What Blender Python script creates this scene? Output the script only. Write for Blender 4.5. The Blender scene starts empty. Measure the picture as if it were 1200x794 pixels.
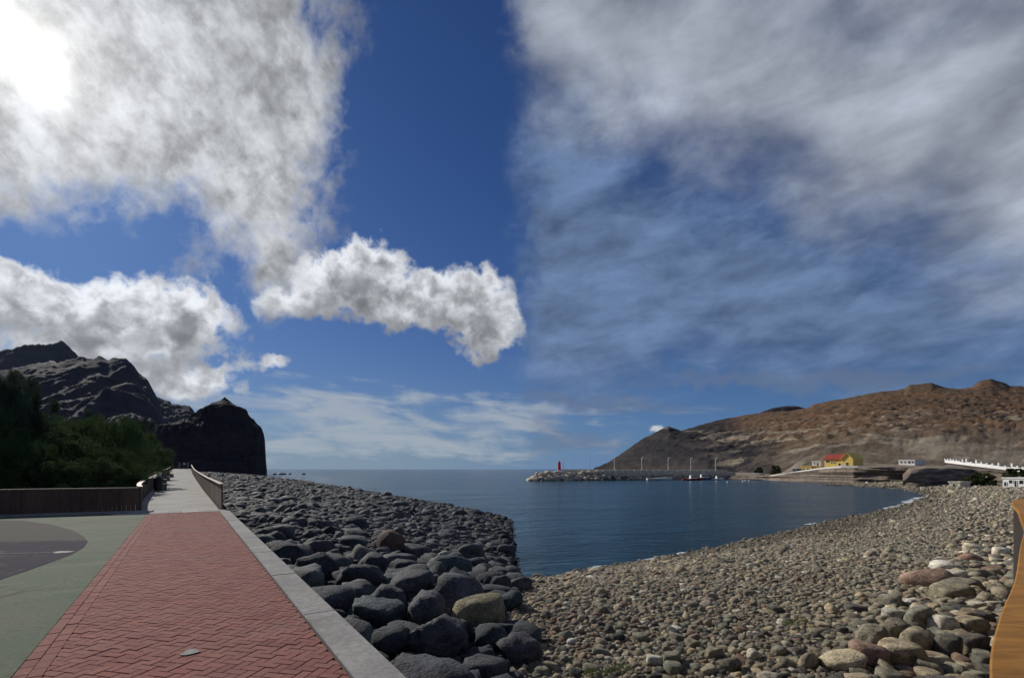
import bpy, bmesh, math, random
import numpy as np
from mathutils import Vector, Matrix, Euler, noise as mnoise

random.seed(7); rng = np.random.default_rng(11)
SC = bpy.context.scene
COL = SC.collection
R = math.radians

# ------------------------------------------------------------------ camera
EYE = 1.6            # eye above the promenade (z = 0)
HY = 549.0           # horizon row in the 1200x794 picture
F = 600.0            # focal length in those pixels
SEA = -2.9
cam_d = bpy.data.cameras.new('camera'); cam = bpy.data.objects.new('camera', cam_d); COL.objects.link(cam)
cam.location = (0, 0, EYE); cam.rotation_euler = (R(90), 0, 0)
cam_d.sensor_width = 36; cam_d.lens = 18; cam_d.shift_y = (HY-397)/1200.0
cam_d.clip_start = 0.05; cam_d.clip_end = 60000
SC.camera = cam
SC.view_settings.view_transform = 'Standard'; SC.view_settings.look = 'None'
SC.view_settings.exposure = 0.0; SC.view_settings.gamma = 1.0

SUN_AZ = R(-43.3); SUN_EL = R(30.6)
SUN_DIR = Vector((math.sin(SUN_AZ)*math.cos(SUN_EL), math.cos(SUN_AZ)*math.cos(SUN_EL), math.sin(SUN_EL)))

# ------------------------------------------------------------------ node helper
class NT:
    def __init__(s, tree): s.t = tree; s.n = tree.nodes; s.l = tree.links
    def new(s, typ, **kw):
        n = s.n.new(typ)
        for k, v in kw.items(): setattr(n, k, v)
        return n
    def set(s, sock, v):
        if isinstance(v, bpy.types.NodeSocket): s.l.new(v, sock)
        elif v is not None: sock.default_value = v
    def math(s, op, a, b=None, c=None, clamp=False):
        n = s.new('ShaderNodeMath', operation=op, use_clamp=clamp)
        s.set(n.inputs[0], a); s.set(n.inputs[1], b); s.set(n.inputs[2], c); return n.outputs[0]
    def vmath(s, op, a, b=None, scale=None):
        n = s.new('ShaderNodeVectorMath', operation=op)
        s.set(n.inputs[0], a)
        if b is not None: s.set(n.inputs[1], b)
        if scale is not None: s.set(n.inputs[3], scale)
        return n.outputs['Value'] if op in ('LENGTH', 'DOT_PRODUCT', 'DISTANCE') else n.outputs[0]
    def comb(s, x, y, z):
        n = s.new('ShaderNodeCombineXYZ'); s.set(n.inputs[0], x); s.set(n.inputs[1], y); s.set(n.inputs[2], z); return n.outputs[0]
    def sep(s, v):
        n = s.new('ShaderNodeSeparateXYZ'); s.set(n.inputs[0], v); return n.outputs
    def noise(s, vec, scale, detail=4, rough=0.55, dist=0, typ='FBM', dim='3D', w=None, lac=2.0):
        n = s.new('ShaderNodeTexNoise', noise_dimensions=dim); n.noise_type = typ
        s.set(n.inputs['Vector'], vec)
        if w is not None: s.set(n.inputs['W'], w)
        n.inputs['Scale'].default_value = scale; n.inputs['Detail'].default_value = detail
        n.inputs['Roughness'].default_value = rough; n.inputs['Distortion'].default_value = dist
        n.inputs['Lacunarity'].default_value = lac
        return n
    def voro(s, vec, scale, feature='F1', rand=1.0):
        n = s.new('ShaderNodeTexVoronoi', feature=feature); s.set(n.inputs['Vector'], vec)
        n.inputs['Scale'].default_value = scale; n.inputs['Randomness'].default_value = rand; return n
    def smooth(s, v, lo, hi, a=0.0, b=1.0):
        n = s.new('ShaderNodeMapRange', interpolation_type='SMOOTHSTEP')
        s.set(n.inputs['Value'], v); s.set(n.inputs['From Min'], lo); s.set(n.inputs['From Max'], hi)
        s.set(n.inputs['To Min'], a); s.set(n.inputs['To Max'], b); return n.outputs[0]
    def mix(s, f, a, b, blend='MIX'):
        n = s.new('ShaderNodeMix', data_type='RGBA', blend_type=blend)
        s.set(n.inputs[0], f); s.set(n.inputs[6], c4(a)); s.set(n.inputs[7], c4(b)); return n.outputs[2]
    def mapping(s, vec, loc=(0,0,0), rot=(0,0,0), scale=(1,1,1), typ='TEXTURE'):
        n = s.new('ShaderNodeMapping', vector_type=typ); s.set(n.inputs[0], vec)
        n.inputs[1].default_value = loc; n.inputs[2].default_value = rot; n.inputs[3].default_value = scale
        return n.outputs[0]
    def bump(s, h, strength=0.4, dist=0.02, normal=None):
        n = s.new('ShaderNodeBump'); s.set(n.inputs['Height'], h)
        n.inputs['Strength'].default_value = strength; n.inputs['Distance'].default_value = dist
        if normal is not None: s.set(n.inputs['Normal'], normal)
        return n.outputs[0]
    def ramp(s, v, stops, interp='LINEAR'):
        n = s.new('ShaderNodeValToRGB'); s.set(n.inputs[0], v); n.color_ramp.interpolation = interp
        e = n.color_ramp.elements
        while len(e) < len(stops): e.new(0.5)
        for k, (p, c) in enumerate(stops): e[k].position = p; e[k].color = c4(c)
        return n.outputs[0]
def c4(c):
    if isinstance(c, (tuple, list)) and len(c) == 3: return (c[0], c[1], c[2], 1)
    return c

# ------------------------------------------------------------------ world: sky and clouds
def px_dir(x, y):
    v = Vector((x-600, F, HY-y)); return math.atan2(v.x, v.y), math.atan2(v.z, math.hypot(v.x, v.y))
def build_world():
    w = bpy.data.worlds.new('World'); SC.world = w; w.use_nodes = True
    w.cycles.sampling_method = 'MANUAL'; w.cycles.sample_map_resolution = 256
    t = NT(w.node_tree); w.node_tree.nodes.clear()
    out = t.new('ShaderNodeOutputWorld'); bg = t.new('ShaderNodeBackground'); t.l.new(bg.outputs[0], out.inputs[0])
    K = 0.1; bg.inputs[1].default_value = K
    sky = t.new('ShaderNodeTexSky', sky_type='NISHITA'); sky.sun_disc = False
    sky.sun_elevation = SUN_EL; sky.sun_rotation = SUN_AZ
    sky.altitude = 0; sky.air_density = 1.0; sky.dust_density = 0.35; sky.ozone_density = 2.0
    skyc = t.mix(1.0, sky.outputs[0], SKY_TINT, 'MULTIPLY')
    tc = t.new('ShaderNodeTexCoord'); d = t.vmath('NORMALIZE', tc.outputs['Generated'])
    x, y, z = t.sep(d)
    az = t.math('ARCTAN2', x, y)
    el = t.math('ARCTAN2', z, t.math('SQRT', t.math('ADD', t.math('MULTIPLY', x, x), t.math('MULTIPLY', y, y))))
    pc = t.comb(t.math('MULTIPLY', az, 600), t.math('MULTIPLY', el, 600), 0)
    elp = t.math('MULTIPLY', el, 600)
    # warp for ragged edges
    def warp(scale, amp, det=3):
        n = t.noise(d, scale, det, 0.6)
        sc = t.new('ShaderNodeSeparateColor'); t.l.new(n.outputs['Color'], sc.inputs[0])
        return t.comb(t.math('MULTIPLY_ADD', sc.outputs[0], amp, -amp/2), t.math('MULTIPLY_ADD', sc.outputs[1], amp, -amp/2), 0)
    def tone(r, g, b_, k):
        cc = t.new('ShaderNodeCombineColor')
        for i, q in enumerate((r, g, b_)): t.set(cc.inputs[i], t.math('MULTIPLY', k, q))
        return cc.outputs[0]
    P = t.vmath('ADD', pc, t.vmath('ADD', warp(9, 60), warp(45, 14)))
    def field(blobs, P=P):
        f = None; sp_ = t.sep(P); X_, Y_ = sp_[0], sp_[1]
        for (bx, by, rx, ry, ang) in blobs:
            c = px_dir(bx, by); ca, sa = math.cos(R(ang)), math.sin(R(ang))
            e1 = px_dir(bx+rx*ca, by-rx*sa); e2 = px_dir(bx+ry*sa, by+ry*ca)
            v1 = ((e1[0]-c[0])*600, (e1[1]-c[1])*600); v2 = ((e2[0]-c[0])*600, (e2[1]-c[1])*600)
            l1 = math.hypot(*v1); l2 = math.hypot(*v2); a = math.atan2(v1[1], v1[0])
            ca_, sa_ = math.cos(a), math.sin(a); cx_, cy_ = c[0]*600, c[1]*600
            u = t.math('MULTIPLY_ADD', X_, ca_/l1, t.math('MULTIPLY_ADD', Y_, sa_/l1, -(cx_*ca_+cy_*sa_)/l1))
            q = t.math('MULTIPLY_ADD', X_, -sa_/l2, t.math('MULTIPLY_ADD', Y_, ca_/l2, -(-cx_*sa_+cy_*ca_)/l2))
            L = t.math('SQRT', t.math('MULTIPLY_ADD', u, u, t.math('MULTIPLY', q, q))); r = min(l1, l2)
            v = t.math('MULTIPLY_ADD', L, -r, r)
            f = v if f is None else t.math('SMOOTH_MAX', f, v, 12.0)
        return f
    dh = t.mapping(d, scale=(1, 1, 0.35))                       # flattened for streaky cloud
    # sun glow through cloud
    ca = t.vmath('DOT_PRODUCT', d, tuple(SUN_DIR)); ang = t.math('ARCCOSINE', t.math('MINIMUM', ca, 1.0))
    core = t.math('POWER', 2.718, t.math('MULTIPLY', t.math('MULTIPLY', ang, ang), -900.0))
    halo = t.math('POWER', 2.718, t.math('MULTIPLY', ang, -11.0))
    far_ = t.math('POWER', 2.718, t.math('MULTIPLY', ang, -1.7))
    # ---- horizon haze band
    hz = t.math('POWER', 2.718, t.math('MULTIPLY', t.math('ABSOLUTE', el), -8.0))
    col = t.mix(t.math('MULTIPLY', hz, 0.75), skyc, t.mix(t.smooth(az, -0.35, 0.35), (2.3, 3.1, 4.1), (1.0, 2.25, 4.6)))
    fb1 = t.noise(d, 7, 8, 0.62, 0.3); fb2 = t.noise(d, 22, 7, 0.62, 0.5); n1 = fb1.outputs[0]; n2 = fb2.outputs[0]
    streak = t.noise(t.mapping(d, rot=(0, R(5), 0), scale=(1, 1, 0.2)), 6.5, 7, 0.6, 0.5).outputs[0]
    # ---- layer 1: low thin streaks left
    fl = field([(430, 497, 175, 20, -5), (350, 478, 90, 12, -9), (450, 512, 160, 14, 0), (560, 503, 90, 12, 4), (365, 515, 70, 16, 0), (500, 490, 120, 14, -6), (330, 466, 60, 7, -6)])
    dl = t.smooth(t.math('ADD', fl, t.math('MULTIPLY', t.math('SUBTRACT', streak, 0.5), 110)), -12, 20)
    col = t.mix(t.math('MULTIPLY', dl, 0.72), col, (4.2, 4.6, 5.0))
    # ---- layer 2: high plume, left, lit from behind
    pl = [(60, 60, 330, 190, 8), (225, 80, 180, 150, -30), (300, 110, 100, 130, 0), (300, 200, 82, 105, 8), (312, 268, 58, 92, 8), (255, 265, 40, 40, -30),
          (255, 215, 90, 45, -40), (60, 190, 130, 60, 0), (-60, 200, 120, 70, 0), (318, 318, 38, 20, 10), (-300, 60, 300, 260, 0), (160, -80, 230, 130, 0), (20, 240, 40, 34, 0), (235, 312, 16, 10, 20)]
    fp = field(pl)
    plume_noise = t.noise(t.mapping(d, rot=(R(10), R(35), R(20)), scale=(0.8, 1, 1)), 13, 9, 0.62, 0.15).outputs[0]
    g = t.math('ADD', fp, t.math('MULTIPLY', t.math('SUBTRACT', plume_noise, 0.5), 120))
    dp = t.smooth(g, -14, 34)
    fine = t.noise(t.mapping(d, rot=(R(30), R(-25), 0), scale=(0.75, 1, 1)), 34, 8, 0.6, 0.2).outputs[0]
    bri = t.math('ADD', t.math('MULTIPLY_ADD', plume_noise, -2.6, 1.95), t.math('MULTIPLY', t.math('SUBTRACT', fine, 0.5), 1.3))
    mid = t.smooth(n1, 0.35, 0.65)
    bri = t.math('MULTIPLY', bri, t.math('MULTIPLY_ADD', mid, -0.35, 1.15))
    bri = t.math('MULTIPLY_ADD', t.smooth(bri, -0.25, 1.45), 1.15, 0.36)
    amt = t.math('MULTIPLY', bri, t.math('MULTIPLY_ADD', far_, 1.9, 4.1))
    pc_ = tone(0.97, 1.0, 1.04, amt)
    col = t.mix(t.math('MULTIPLY', dp, 0.96), col, pc_)
    # ---- layer 3: cumulus banks, left (grey bodies, bright rims)
    P3 = t.vmath('ADD', pc, t.vmath('ADD', warp(14, 40, 2), warp(60, 11, 3)))
    cu = [(60, 352, 100, 38, -8), (150, 365, 95, 38, 0), (225, 372, 58, 42, 0), (20, 350, 70, 40, 0), (-120, 350, 150, 60, 0), (110, 400, 130, 34, 0), (205, 405, 64, 26, 0),
          (205, 445, 60, 22, -10), (235, 455, 45, 20, 0), (250, 436, 30, 8, 10),
          (418, 325, 70, 44, 8), (375, 347, 80, 24, 10), (465, 355, 70, 32, -12), (530, 348, 66, 34, 0), (568, 376, 44, 42, -30), (578, 330, 16, 20, 30), (572, 398, 34, 20, 0), (553, 415, 22, 13, 0), (340, 350, 50, 10, 8), (318, 428, 20, 11, 20)]
    fc = field(cu, P3)
    bil = t.noise(d, 30, 6, 0.55, 0.2).outputs[0]
    gc = t.math('ADD', fc, t.math('MULTIPLY', t.math('SUBTRACT', bil, 0.5), 42))
    dc = t.smooth(gc, -3, 9)
    depth = t.smooth(gc, 6, 36)
    # bodies darken downwards (seen against the light): compare with a shifted field
    Pd = t.vmath('ADD', P3, (4, 24, 0))
    fc2 = field(cu, Pd)
    under = t.smooth(t.math('SUBTRACT', fc2, fc), -12, 16)
    # warp-noise puffs
    puff = t.smooth(bil, 0.36, 0.66)
    lit = t.math('MULTIPLY', t.math('MULTIPLY_ADD', depth, -0.62, 1.0), t.math('MULTIPLY_ADD', under, -0.62, 1.1))
    lit = t.math('ADD', t.math('MULTIPLY', lit, t.math('MULTIPLY_ADD', puff, -0.5, 1.25)), 0.08)
    lit = t.math('MULTIPLY', lit, t.math('MULTIPLY_ADD', far_, 3.5, 4.6))
    col = t.mix(t.math('MULTIPLY', dc, 0.97), col, tone(0.97, 1.0, 1.05, lit))
    # ---- layer 4: right-hand veil and cloud deck
    azp = t.math('ADD', t.sep(P)[0], 0)
    edge = t.smooth(t.math('ADD', azp, t.math('MULTIPLY', t.math('SUBTRACT', n2, 0.5), 60)), -10, 42)
    wrap = t.smooth(azp, 1450, 1800, 1.0, 0.0)
    soft = t.noise(t.mapping(d, rot=(0, R(12), R(10)), scale=(1, 1, 0.6)), 4.6, 7, 0.5, 0.15).outputs[0]
    softer = t.noise(t.mapping(d, rot=(0, R(-6), 0), scale=(1, 1, 0.4)), 9, 8, 0.6, 0.25).outputs[0]
    deck = field([(700, 20, 300, 120, 0), (900, 80, 320, 110, -14), (1050, 150, 260, 110, -10), (1200, 130, 260, 160, 0), (900, -150, 700, 180, 0), (1600, 100, 500, 260, 0)])
    dd = t.smooth(t.math('ADD', deck, t.math('MULTIPLY', t.math('SUBTRACT', t.math('ADD', t.math('MULTIPLY', soft, 0.6), t.math('MULTIPLY', n1, 0.4)), 0.5), 200)), -50, 65)
    dbri = t.math('MULTIPLY', t.math('MULTIPLY_ADD', soft, 2.4, -0.05), t.math('MULTIPLY_ADD', softer, 1.0, 0.5))
    dcol = tone(3.15, 3.45, 3.95, dbri)
    veil = field([(680, 330, 170, 120, 0), (850, 345, 300, 78, -4), (1050, 372, 300, 60, 4), (640, 220, 90, 90, 0), (1400, 380, 400, 90, 0), (1120, 300, 200, 30, -6)])
    dv = t.smooth(t.math('ADD', veil, t.math('MULTIPLY', t.math('SUBTRACT', softer, 0.5), 110)), -45, 45)
    vcol = tone(1.25, 1.9, 3.25, t.math('MULTIPLY_ADD', softer, 1.9, 0.05))
    col = t.mix(t.math('MULTIPLY', t.math('MULTIPLY', dv, 0.9), t.math('MULTIPLY', edge, wrap)), col, vcol)
    col = t.mix(t.math('MULTIPLY', t.math('MULTIPLY', dd, 0.86), t.math('MULTIPLY', edge, wrap)), col, dcol)
    lowb = field([(660, 468, 95, 11, -1), (740, 474, 60, 5, -3), (630, 497, 30, 5, 0), (660, 520, 80, 14, 0), (640, 508, 60, 6, 0), (880, 447, 170, 10, 0), (1020, 440, 150, 14, 0)])
    dlow = t.smooth(t.math('ADD', lowb, t.math('MULTIPLY', t.math('SUBTRACT', streak, 0.5), 30)), -3, 9)
    col = t.mix(t.math('MULTIPLY', t.math('MULTIPLY', dlow, 0.5), edge), col, (1.35, 1.7, 2.5))
    wh = field([(771, 503, 10, 5, 0)], t.vmath('ADD', pc, warp(90, 10)))
    col = t.mix(t.smooth(wh, -1, 3), col, (5.5, 5.8, 6.2))
    # ---- the sky beyond the frame: scattered cloud behind the camera
    back = t.smooth(y, 0.25, -0.25)
    gen = t.smooth(t.math('ADD', n1, t.math('MULTIPLY', t.math('SUBTRACT', soft, 0.5), 0.5)), 0.48, 0.62)
    col = t.mix(t.math('MULTIPLY', t.math('MULTIPLY', gen, back), 0.8), col, (4.0, 4.3, 4.8))
    # ---- glow of the sun in the cloud
    glow = t.math('ADD', t.math('MULTIPLY', core, 9), t.math('MULTIPLY', t.math('MULTIPLY', halo, t.math('MULTIPLY_ADD', dp, 0.85, 0.15)), 3.6))
    col = t.mix(1.0, col, tone(1.0, 0.965, 0.88, glow), 'ADD')
    t.l.new(col, bg.inputs[0])
SKY_TINT = (0.125, 0.235, 0.45)
build_world()
sun_d = bpy.data.lights.new('sun', 'SUN'); sun_d.energy = 4.2; sun_d.angle = R(0.8); sun_d.color = (1.0, 0.95, 0.87)
sun = bpy.data.objects.new('sun', sun_d); COL.objects.link(sun)
sun.rotation_euler = (-SUN_DIR).to_track_quat('-Z', 'Y').to_euler()
sun.location = (0, 0, 50)

# ------------------------------------------------------------------ generic helpers
def G(x, y, z=0.0):
    D = (EYE-z)*F/(y-HY); return Vector(((x-600)/F*D, D, z))
def W(x, y, D): return Vector(((x-600)/F*D, D, EYE-(y-HY)/F*D))
def wx(x, D): return (x-600)/F*D
def wz(y, D): return EYE-(y-HY)/F*D

def link(o, parent=None):
    COL.objects.link(o)
    if parent: o.parent = parent
    return o
def tag(o, label=None, cat=None, group=None, kind=None):
    if label: o['label'] = label
    if cat: o['category'] = cat
    if group: o['group'] = group
    if kind: o['kind'] = kind
    return o
def empty(name, loc, rz=0):
    o = bpy.data.objects.new(name, None); o.location = loc; o.rotation_euler = (0, 0, rz); o.empty_display_size = 0.3
    return link(o)
class MB:
    def __init__(s): s.v = []; s.f = []; s.m = []; s.mats = []
    def mi(s, mat):
        if mat is None: return 0
        if mat not in s.mats: s.mats.append(mat)
        return s.mats.index(mat)
    def add(s, vs, fs, mat=None):
        b = len(s.v); s.v += [tuple(v) for v in vs]; s.f += [tuple(i+b for i in f) for f in fs]; s.m += [s.mi(mat)]*len(fs)
    def box(s, lo, hi, M=None, mat=None, top=1.0):
        x0, y0, z0 = lo; x1, y1, z1 = hi; cx, cy = (x0+x1)/2, (y0+y1)/2
        vs = [(x0,y0,z0),(x1,y0,z0),(x1,y1,z0),(x0,y1,z0)]+[(cx+(a-cx)*top, cy+(b-cy)*top, z1) for a, b in ((x0,y0),(x1,y0),(x1,y1),(x0,y1))]
        if M is not None: vs = [M @ Vector(v) for v in vs]
        s.add(vs, [(0,3,2,1),(4,5,6,7),(0,1,5,4),(1,2,6,5),(2,3,7,6),(3,0,4,7)], mat)
    def bevbox(s, lo, hi, b, M=None, mat=None):
        # box with a chamfered top rim
        x0, y0, z0 = lo; x1, y1, z1 = hi
        vs = [(x0,y0,z0),(x1,y0,z0),(x1,y1,z0),(x0,y1,z0),(x0,y0,z1-b),(x1,y0,z1-b),(x1,y1,z1-b),(x0,y1,z1-b),
              (x0+b,y0+b,z1),(x1-b,y0+b,z1),(x1-b,y1-b,z1),(x0+b,y1-b,z1)]
        if M is not None: vs = [M @ Vector(v) for v in vs]
        fs = [(8,9,10,11)]
        for k in range(4):
            j = (k+1) % 4; fs += [(k, j, j+4, k+4), (k+4, j+4, j+8, k+8)]
        s.add(vs, fs, mat)
    def tube(s, p0, p1, r0, r1, n=8, mat=None, cap=True):
        p0, p1 = Vector(p0), Vector(p1); q = (p1-p0).to_track_quat('Z', 'Y')
        vs = []
        for p, r in ((p0, r0), (p1, r1)):
            for k in range(n):
                a = 2*math.pi*k/n; vs.append(p+q @ Vector((r*math.cos(a), r*math.sin(a), 0)))
        fs = [(k, (k+1) % n, n+(k+1) % n, n+k) for k in range(n)]
        if cap: fs += [tuple(range(n-1, -1, -1)), tuple(range(n, 2*n))]
        s.add(vs, fs, mat)
    def mesh(s, name, mat=None, smooth=False):
        me = bpy.data.meshes.new(name); me.from_pydata(s.v, [], s.f)
        for m in (s.mats or ([mat] if mat else [])): me.materials.append(m)
        if s.mats: me.polygons.foreach_set('material_index', s.m)
        if smooth: me.polygons.foreach_set('use_smooth', [True]*len(me.polygons))
        me.update(); return me
    def build(s, name, mat=None, parent=None, smooth=False):
        return link(bpy.data.objects.new(name, s.mesh(name, mat, smooth)), parent)
def npmesh(name, v, f, mat=None, smooth=False):
    v = np.asarray(v, np.float32); f = np.asarray(f, np.int32); k = f.shape[1]
    me = bpy.data.meshes.new(name); me.vertices.add(len(v)); me.vertices.foreach_set('co', v.ravel())
    me.loops.add(f.size); me.loops.foreach_set('vertex_index', f.ravel())
    me.polygons.add(len(f)); me.polygons.foreach_set('loop_start', np.arange(0, f.size, k, dtype=np.int32))
    me.polygons.foreach_set('loop_total', np.full(len(f), k, np.int32))
    me.update(calc_edges=True)
    if smooth: me.polygons.foreach_set('use_smooth', [True]*len(f))
    if mat: me.materials.append(mat)
    return me

# ------------------------------------------------------------------ materials
def material(name, fn):
    m = bpy.data.materials.new(name); m.use_nodes = True; t = NT(m.node_tree)
    bs = m.node_tree.nodes['Principled BSDF']; fn(t, bs); return m
def simple(name, c1, c2=None, scale=3.0, rough=0.8, bump=0.3, bdist=0.01, spec=0.3, detail=6, coords='POS', metal=0):
    c2 = c2 or tuple(x*0.75 for x in c1)
    def fn(t, bs):
        v = t.new('ShaderNodeNewGeometry').outputs['Position'] if coords == 'POS' else t.new('ShaderNodeTexCoord').outputs['Object']
        n = t.noise(v, scale, detail, 0.62).outputs[0]
        t.l.new(t.mix(t.smooth(n, 0.33, 0.67), c1, c2), bs.inputs['Base Color'])
        n2 = t.noise(v, scale*6, 5, 0.6).outputs[0]
        t.l.new(t.bump(t.math('ADD', n, t.math('MULTIPLY', n2, 0.5)), bump, bdist), bs.inputs['Normal'])
        t.l.new(t.math('MULTIPLY_ADD', n2, 0.25, rough-0.12), bs.inputs['Roughness'])
        bs.inputs['Specular IOR Level'].default_value = spec; bs.inputs['Metallic'].default_value = metal
    return material(name, fn)

def stone_fn(stops, ctl=1.0):
    def fn(t, bs):
        a = t.new('ShaderNodeAttribute', attribute_type='INSTANCER', attribute_name='tint')
        b = t.new('ShaderNodeAttribute', attribute_type='INSTANCER', attribute_name='seed')
        tint = a.outputs['Fac']; seed = b.outputs['Fac']
        oc = t.new('ShaderNodeTexCoord').outputs['Object']
        v = t.vmath('ADD', oc, t.comb(t.math('MULTIPLY', seed, 57.0), t.math('MULTIPLY', seed, 13.0), 0))
        base = t.ramp(tint, stops)
        n1 = t.noise(v, 1.6, 6, 0.65).outputs[0]
        n2 = t.noise(v, 9, 7, 0.7).outputs[0]
        n3 = t.voro(v, 14).outputs['Distance']
        k = t.math('ADD', t.smooth(n1, 0.3, 0.7, 0.55, 1.4), t.math('MULTIPLY', t.math('SUBTRACT', n2, 0.5), 2.6))
        col = t.vmath('SCALE', base, scale=t.math('MAXIMUM', k, 0.2))
        # pale salt and lichen specks
        sp = t.smooth(t.noise(v, 24, 3, 0.5).outputs[0], 0.66, 0.74)
        col = t.mix(t.math('MULTIPLY', sp, 0.35), col, (0.32*ctl, 0.31*ctl, 0.28*ctl))
        # a quartz vein in some stones
        band = t.math('ABSOLUTE', t.math('SUBTRACT', t.noise(v, 0.9, 3, 0.5).outputs[0], 0.5))
        vein = t.math('MULTIPLY', t.smooth(band, 0.008, 0.0), t.smooth(seed, 0.78, 0.8))
        col = t.mix(t.math('MULTIPLY', vein, 0.5), col, (0.4*ctl, 0.39*ctl, 0.36*ctl))
        wz_ = t.sep(t.new('ShaderNodeNewGeometry').outputs['Position'])[2]
        wet = t.smooth(t.math('ADD', wz_, t.math('MULTIPLY', n1, 0.12)), SEA+0.62, SEA+0.25)
        col = t.mix(t.math('MULTIPLY', wet, 0.6), col, t.vmath('SCALE', base, scale=0.25))
        t.l.new(col, bs.inputs['Base Color'])
        h = t.math('ADD', t.math('MULTIPLY', n2, 0.6), t.math('MULTIPLY', n3, 0.25))
        t.l.new(t.bump(h, 0.8, 0.07), bs.inputs['Normal'])
        t.l.new(t.math('MULTIPLY_ADD', n2, 0.3, 0.58), bs.inputs['Roughness'])
        bs.inputs['Specular IOR Level'].default_value = 0.14
    return fn
M_basalt = material('basalt', stone_fn([(0, (0.030, 0.030, 0.036)), (0.22, (0.055, 0.058, 0.066)), (0.42, (0.105, 0.106, 0.112)), (0.55, (0.060, 0.060, 0.066)), (0.68, (0.070, 0.092, 0.094)),
                                        (0.8, (0.14, 0.130, 0.112)), (0.9, (0.110, 0.070, 0.058)), (0.965, (0.20, 0.165, 0.085)), (1.0, (0.42, 0.40, 0.36))], 0.6))
M_cobble = material('beach_cobble', stone_fn([(0, (0.075, 0.078, 0.08)), (0.14, (0.17, 0.155, 0.125)), (0.3, (0.30, 0.26, 0.18)), (0.45, (0.46, 0.38, 0.25)), (0.57, (0.25, 0.245, 0.185)),
                                              (0.68, (0.48, 0.40, 0.28)), (0.78, (0.30, 0.185, 0.13)), (0.86, (0.54, 0.50, 0.40)), (0.93, (0.62, 0.48, 0.26)), (1.0, (0.78, 0.74, 0.64))], 1.4))
def beach_fn(t, bs):
    p = t.new('ShaderNodeNewGeometry').outputs['Position']; x = t.sep(p)[0]
    n = t.noise(p, 2.2, 8, 0.7).outputs[0]; v = t.voro(p, 9); vc = v.outputs['Color']
    k = t.sep(vc)[0]
    side = t.smooth(t.math('ADD', x, t.math('MULTIPLY', n, 0.5)), 0.0, 0.6)
    dark = t.mix(k, (0.012, 0.012, 0.014), (0.045, 0.045, 0.048)); lite = t.mix(k, (0.10, 0.085, 0.06), (0.30, 0.26, 0.19))
    c = t.mix(side, dark, lite)
    z = t.sep(p)[2]
    c = t.mix(t.smooth(z, SEA+0.35, SEA+0.05), c, (0.02, 0.02, 0.018))
    t.l.new(c, bs.inputs['Base Color'])
    t.l.new(t.bump(t.math('SUBTRACT', 1.0, v.outputs['Distance']), 0.9, 0.06), bs.inputs['Normal']); bs.inputs['Roughness'].default_value = 0.85
M_beach = material('beach_gravel', beach_fn)
def water_fn(t, bs):
    p = t.new('ShaderNodeNewGeometry').outputs['Position']; x, y, z = t.sep(p)
    q = t.mapping(p, rot=(0, 0, R(14)), scale=(2.4, 1, 1))
    w1 = t.noise(q, 0.30, 5, 0.6, 0.6).outputs[0]; w2 = t.noise(q, 1.5, 5, 0.62, 0.8).outputs[0]; w3 = t.noise(q, 0.05, 4, 0.55, 0.4).outputs[0]
    patch = t.smooth(t.noise(t.mapping(p, scale=(4, 1, 1)), 0.012, 4, 0.6, 1.0).outputs[0], 0.38, 0.62)
    h = t.math('ADD', t.math('ADD', t.math('MULTIPLY', w1, 0.55), t.math('MULTIPLY', w2, 0.30)), t.math('MULTIPLY', w3, 1.6))
    t.l.new(t.bump(h, 1.0, 1.3), bs.inputs['Normal'])
    c = t.mix(patch, (0.002, 0.036, 0.062), (0.004, 0.054, 0.090))
    t.l.new(c, bs.inputs['Base Color'])
    bs.inputs['Roughness'].default_value = 0.16; bs.inputs['IOR'].default_value = 1.33
    bs.inputs['Specular IOR Level'].default_value = 0.5
M_water = material('sea_water', water_fn)
M_foam = simple('foam', (0.75, 0.78, 0.8), (0.5, 0.55, 0.58), 5, 0.7)

def brick_fn(t, bs):
    oi = t.new('ShaderNodeObjectInfo').outputs['Random']
    p = t.new('ShaderNodeNewGeometry').outputs['Position']
    at = t.new('ShaderNodeAttribute', attribute_type='GEOMETRY', attribute_name='piece').outputs['Fac']
    r = t.math('FRACT', t.math('ADD', t.math('MULTIPLY', oi, 7.3), at))
    c = t.ramp(r, [(0, (0.21, 0.082, 0.068)), (0.3, (0.25, 0.100, 0.082)), (0.6, (0.23, 0.106, 0.090)), (0.85, (0.28, 0.118, 0.094)), (1, (0.18, 0.072, 0.066))])
    big = t.noise(p, 0.7, 6, 0.65).outputs[0]; n = t.noise(p, 60, 5, 0.7).outputs[0]
    c = t.mix(t.smooth(big, 0.42, 0.72, 0.0, 0.5), c, (0.21, 0.125, 0.11))
    c = t.mix(t.smooth(t.noise(p, 3.1, 6, 0.7).outputs[0], 0.54, 0.72, 0.0, 0.5), c, (0.11, 0.05, 0.045))
    c = t.mix(t.smooth(t.noise(p, 8, 6, 0.75).outputs[0], 0.60, 0.68, 0.0, 0.45), c, (0.30, 0.22, 0.19))
    c = t.mix(0.30, c, t.vmath('SCALE', c, scale=t.math('MULTIPLY', n, 2.0)))
    t.l.new(c, bs.inputs['Base Color']); t.l.new(t.bump(n, 0.35, 0.004), bs.inputs['Normal'])
    bs.inputs['Roughness'].default_value = 0.9; bs.inputs['Specular IOR Level'].default_value = 0.08
M_brick = material('red_paver', brick_fn)
M_joint = simple('joint_sand', (0.06, 0.036, 0.03), (0.09, 0.055, 0.046), 20, 0.95)
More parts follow.
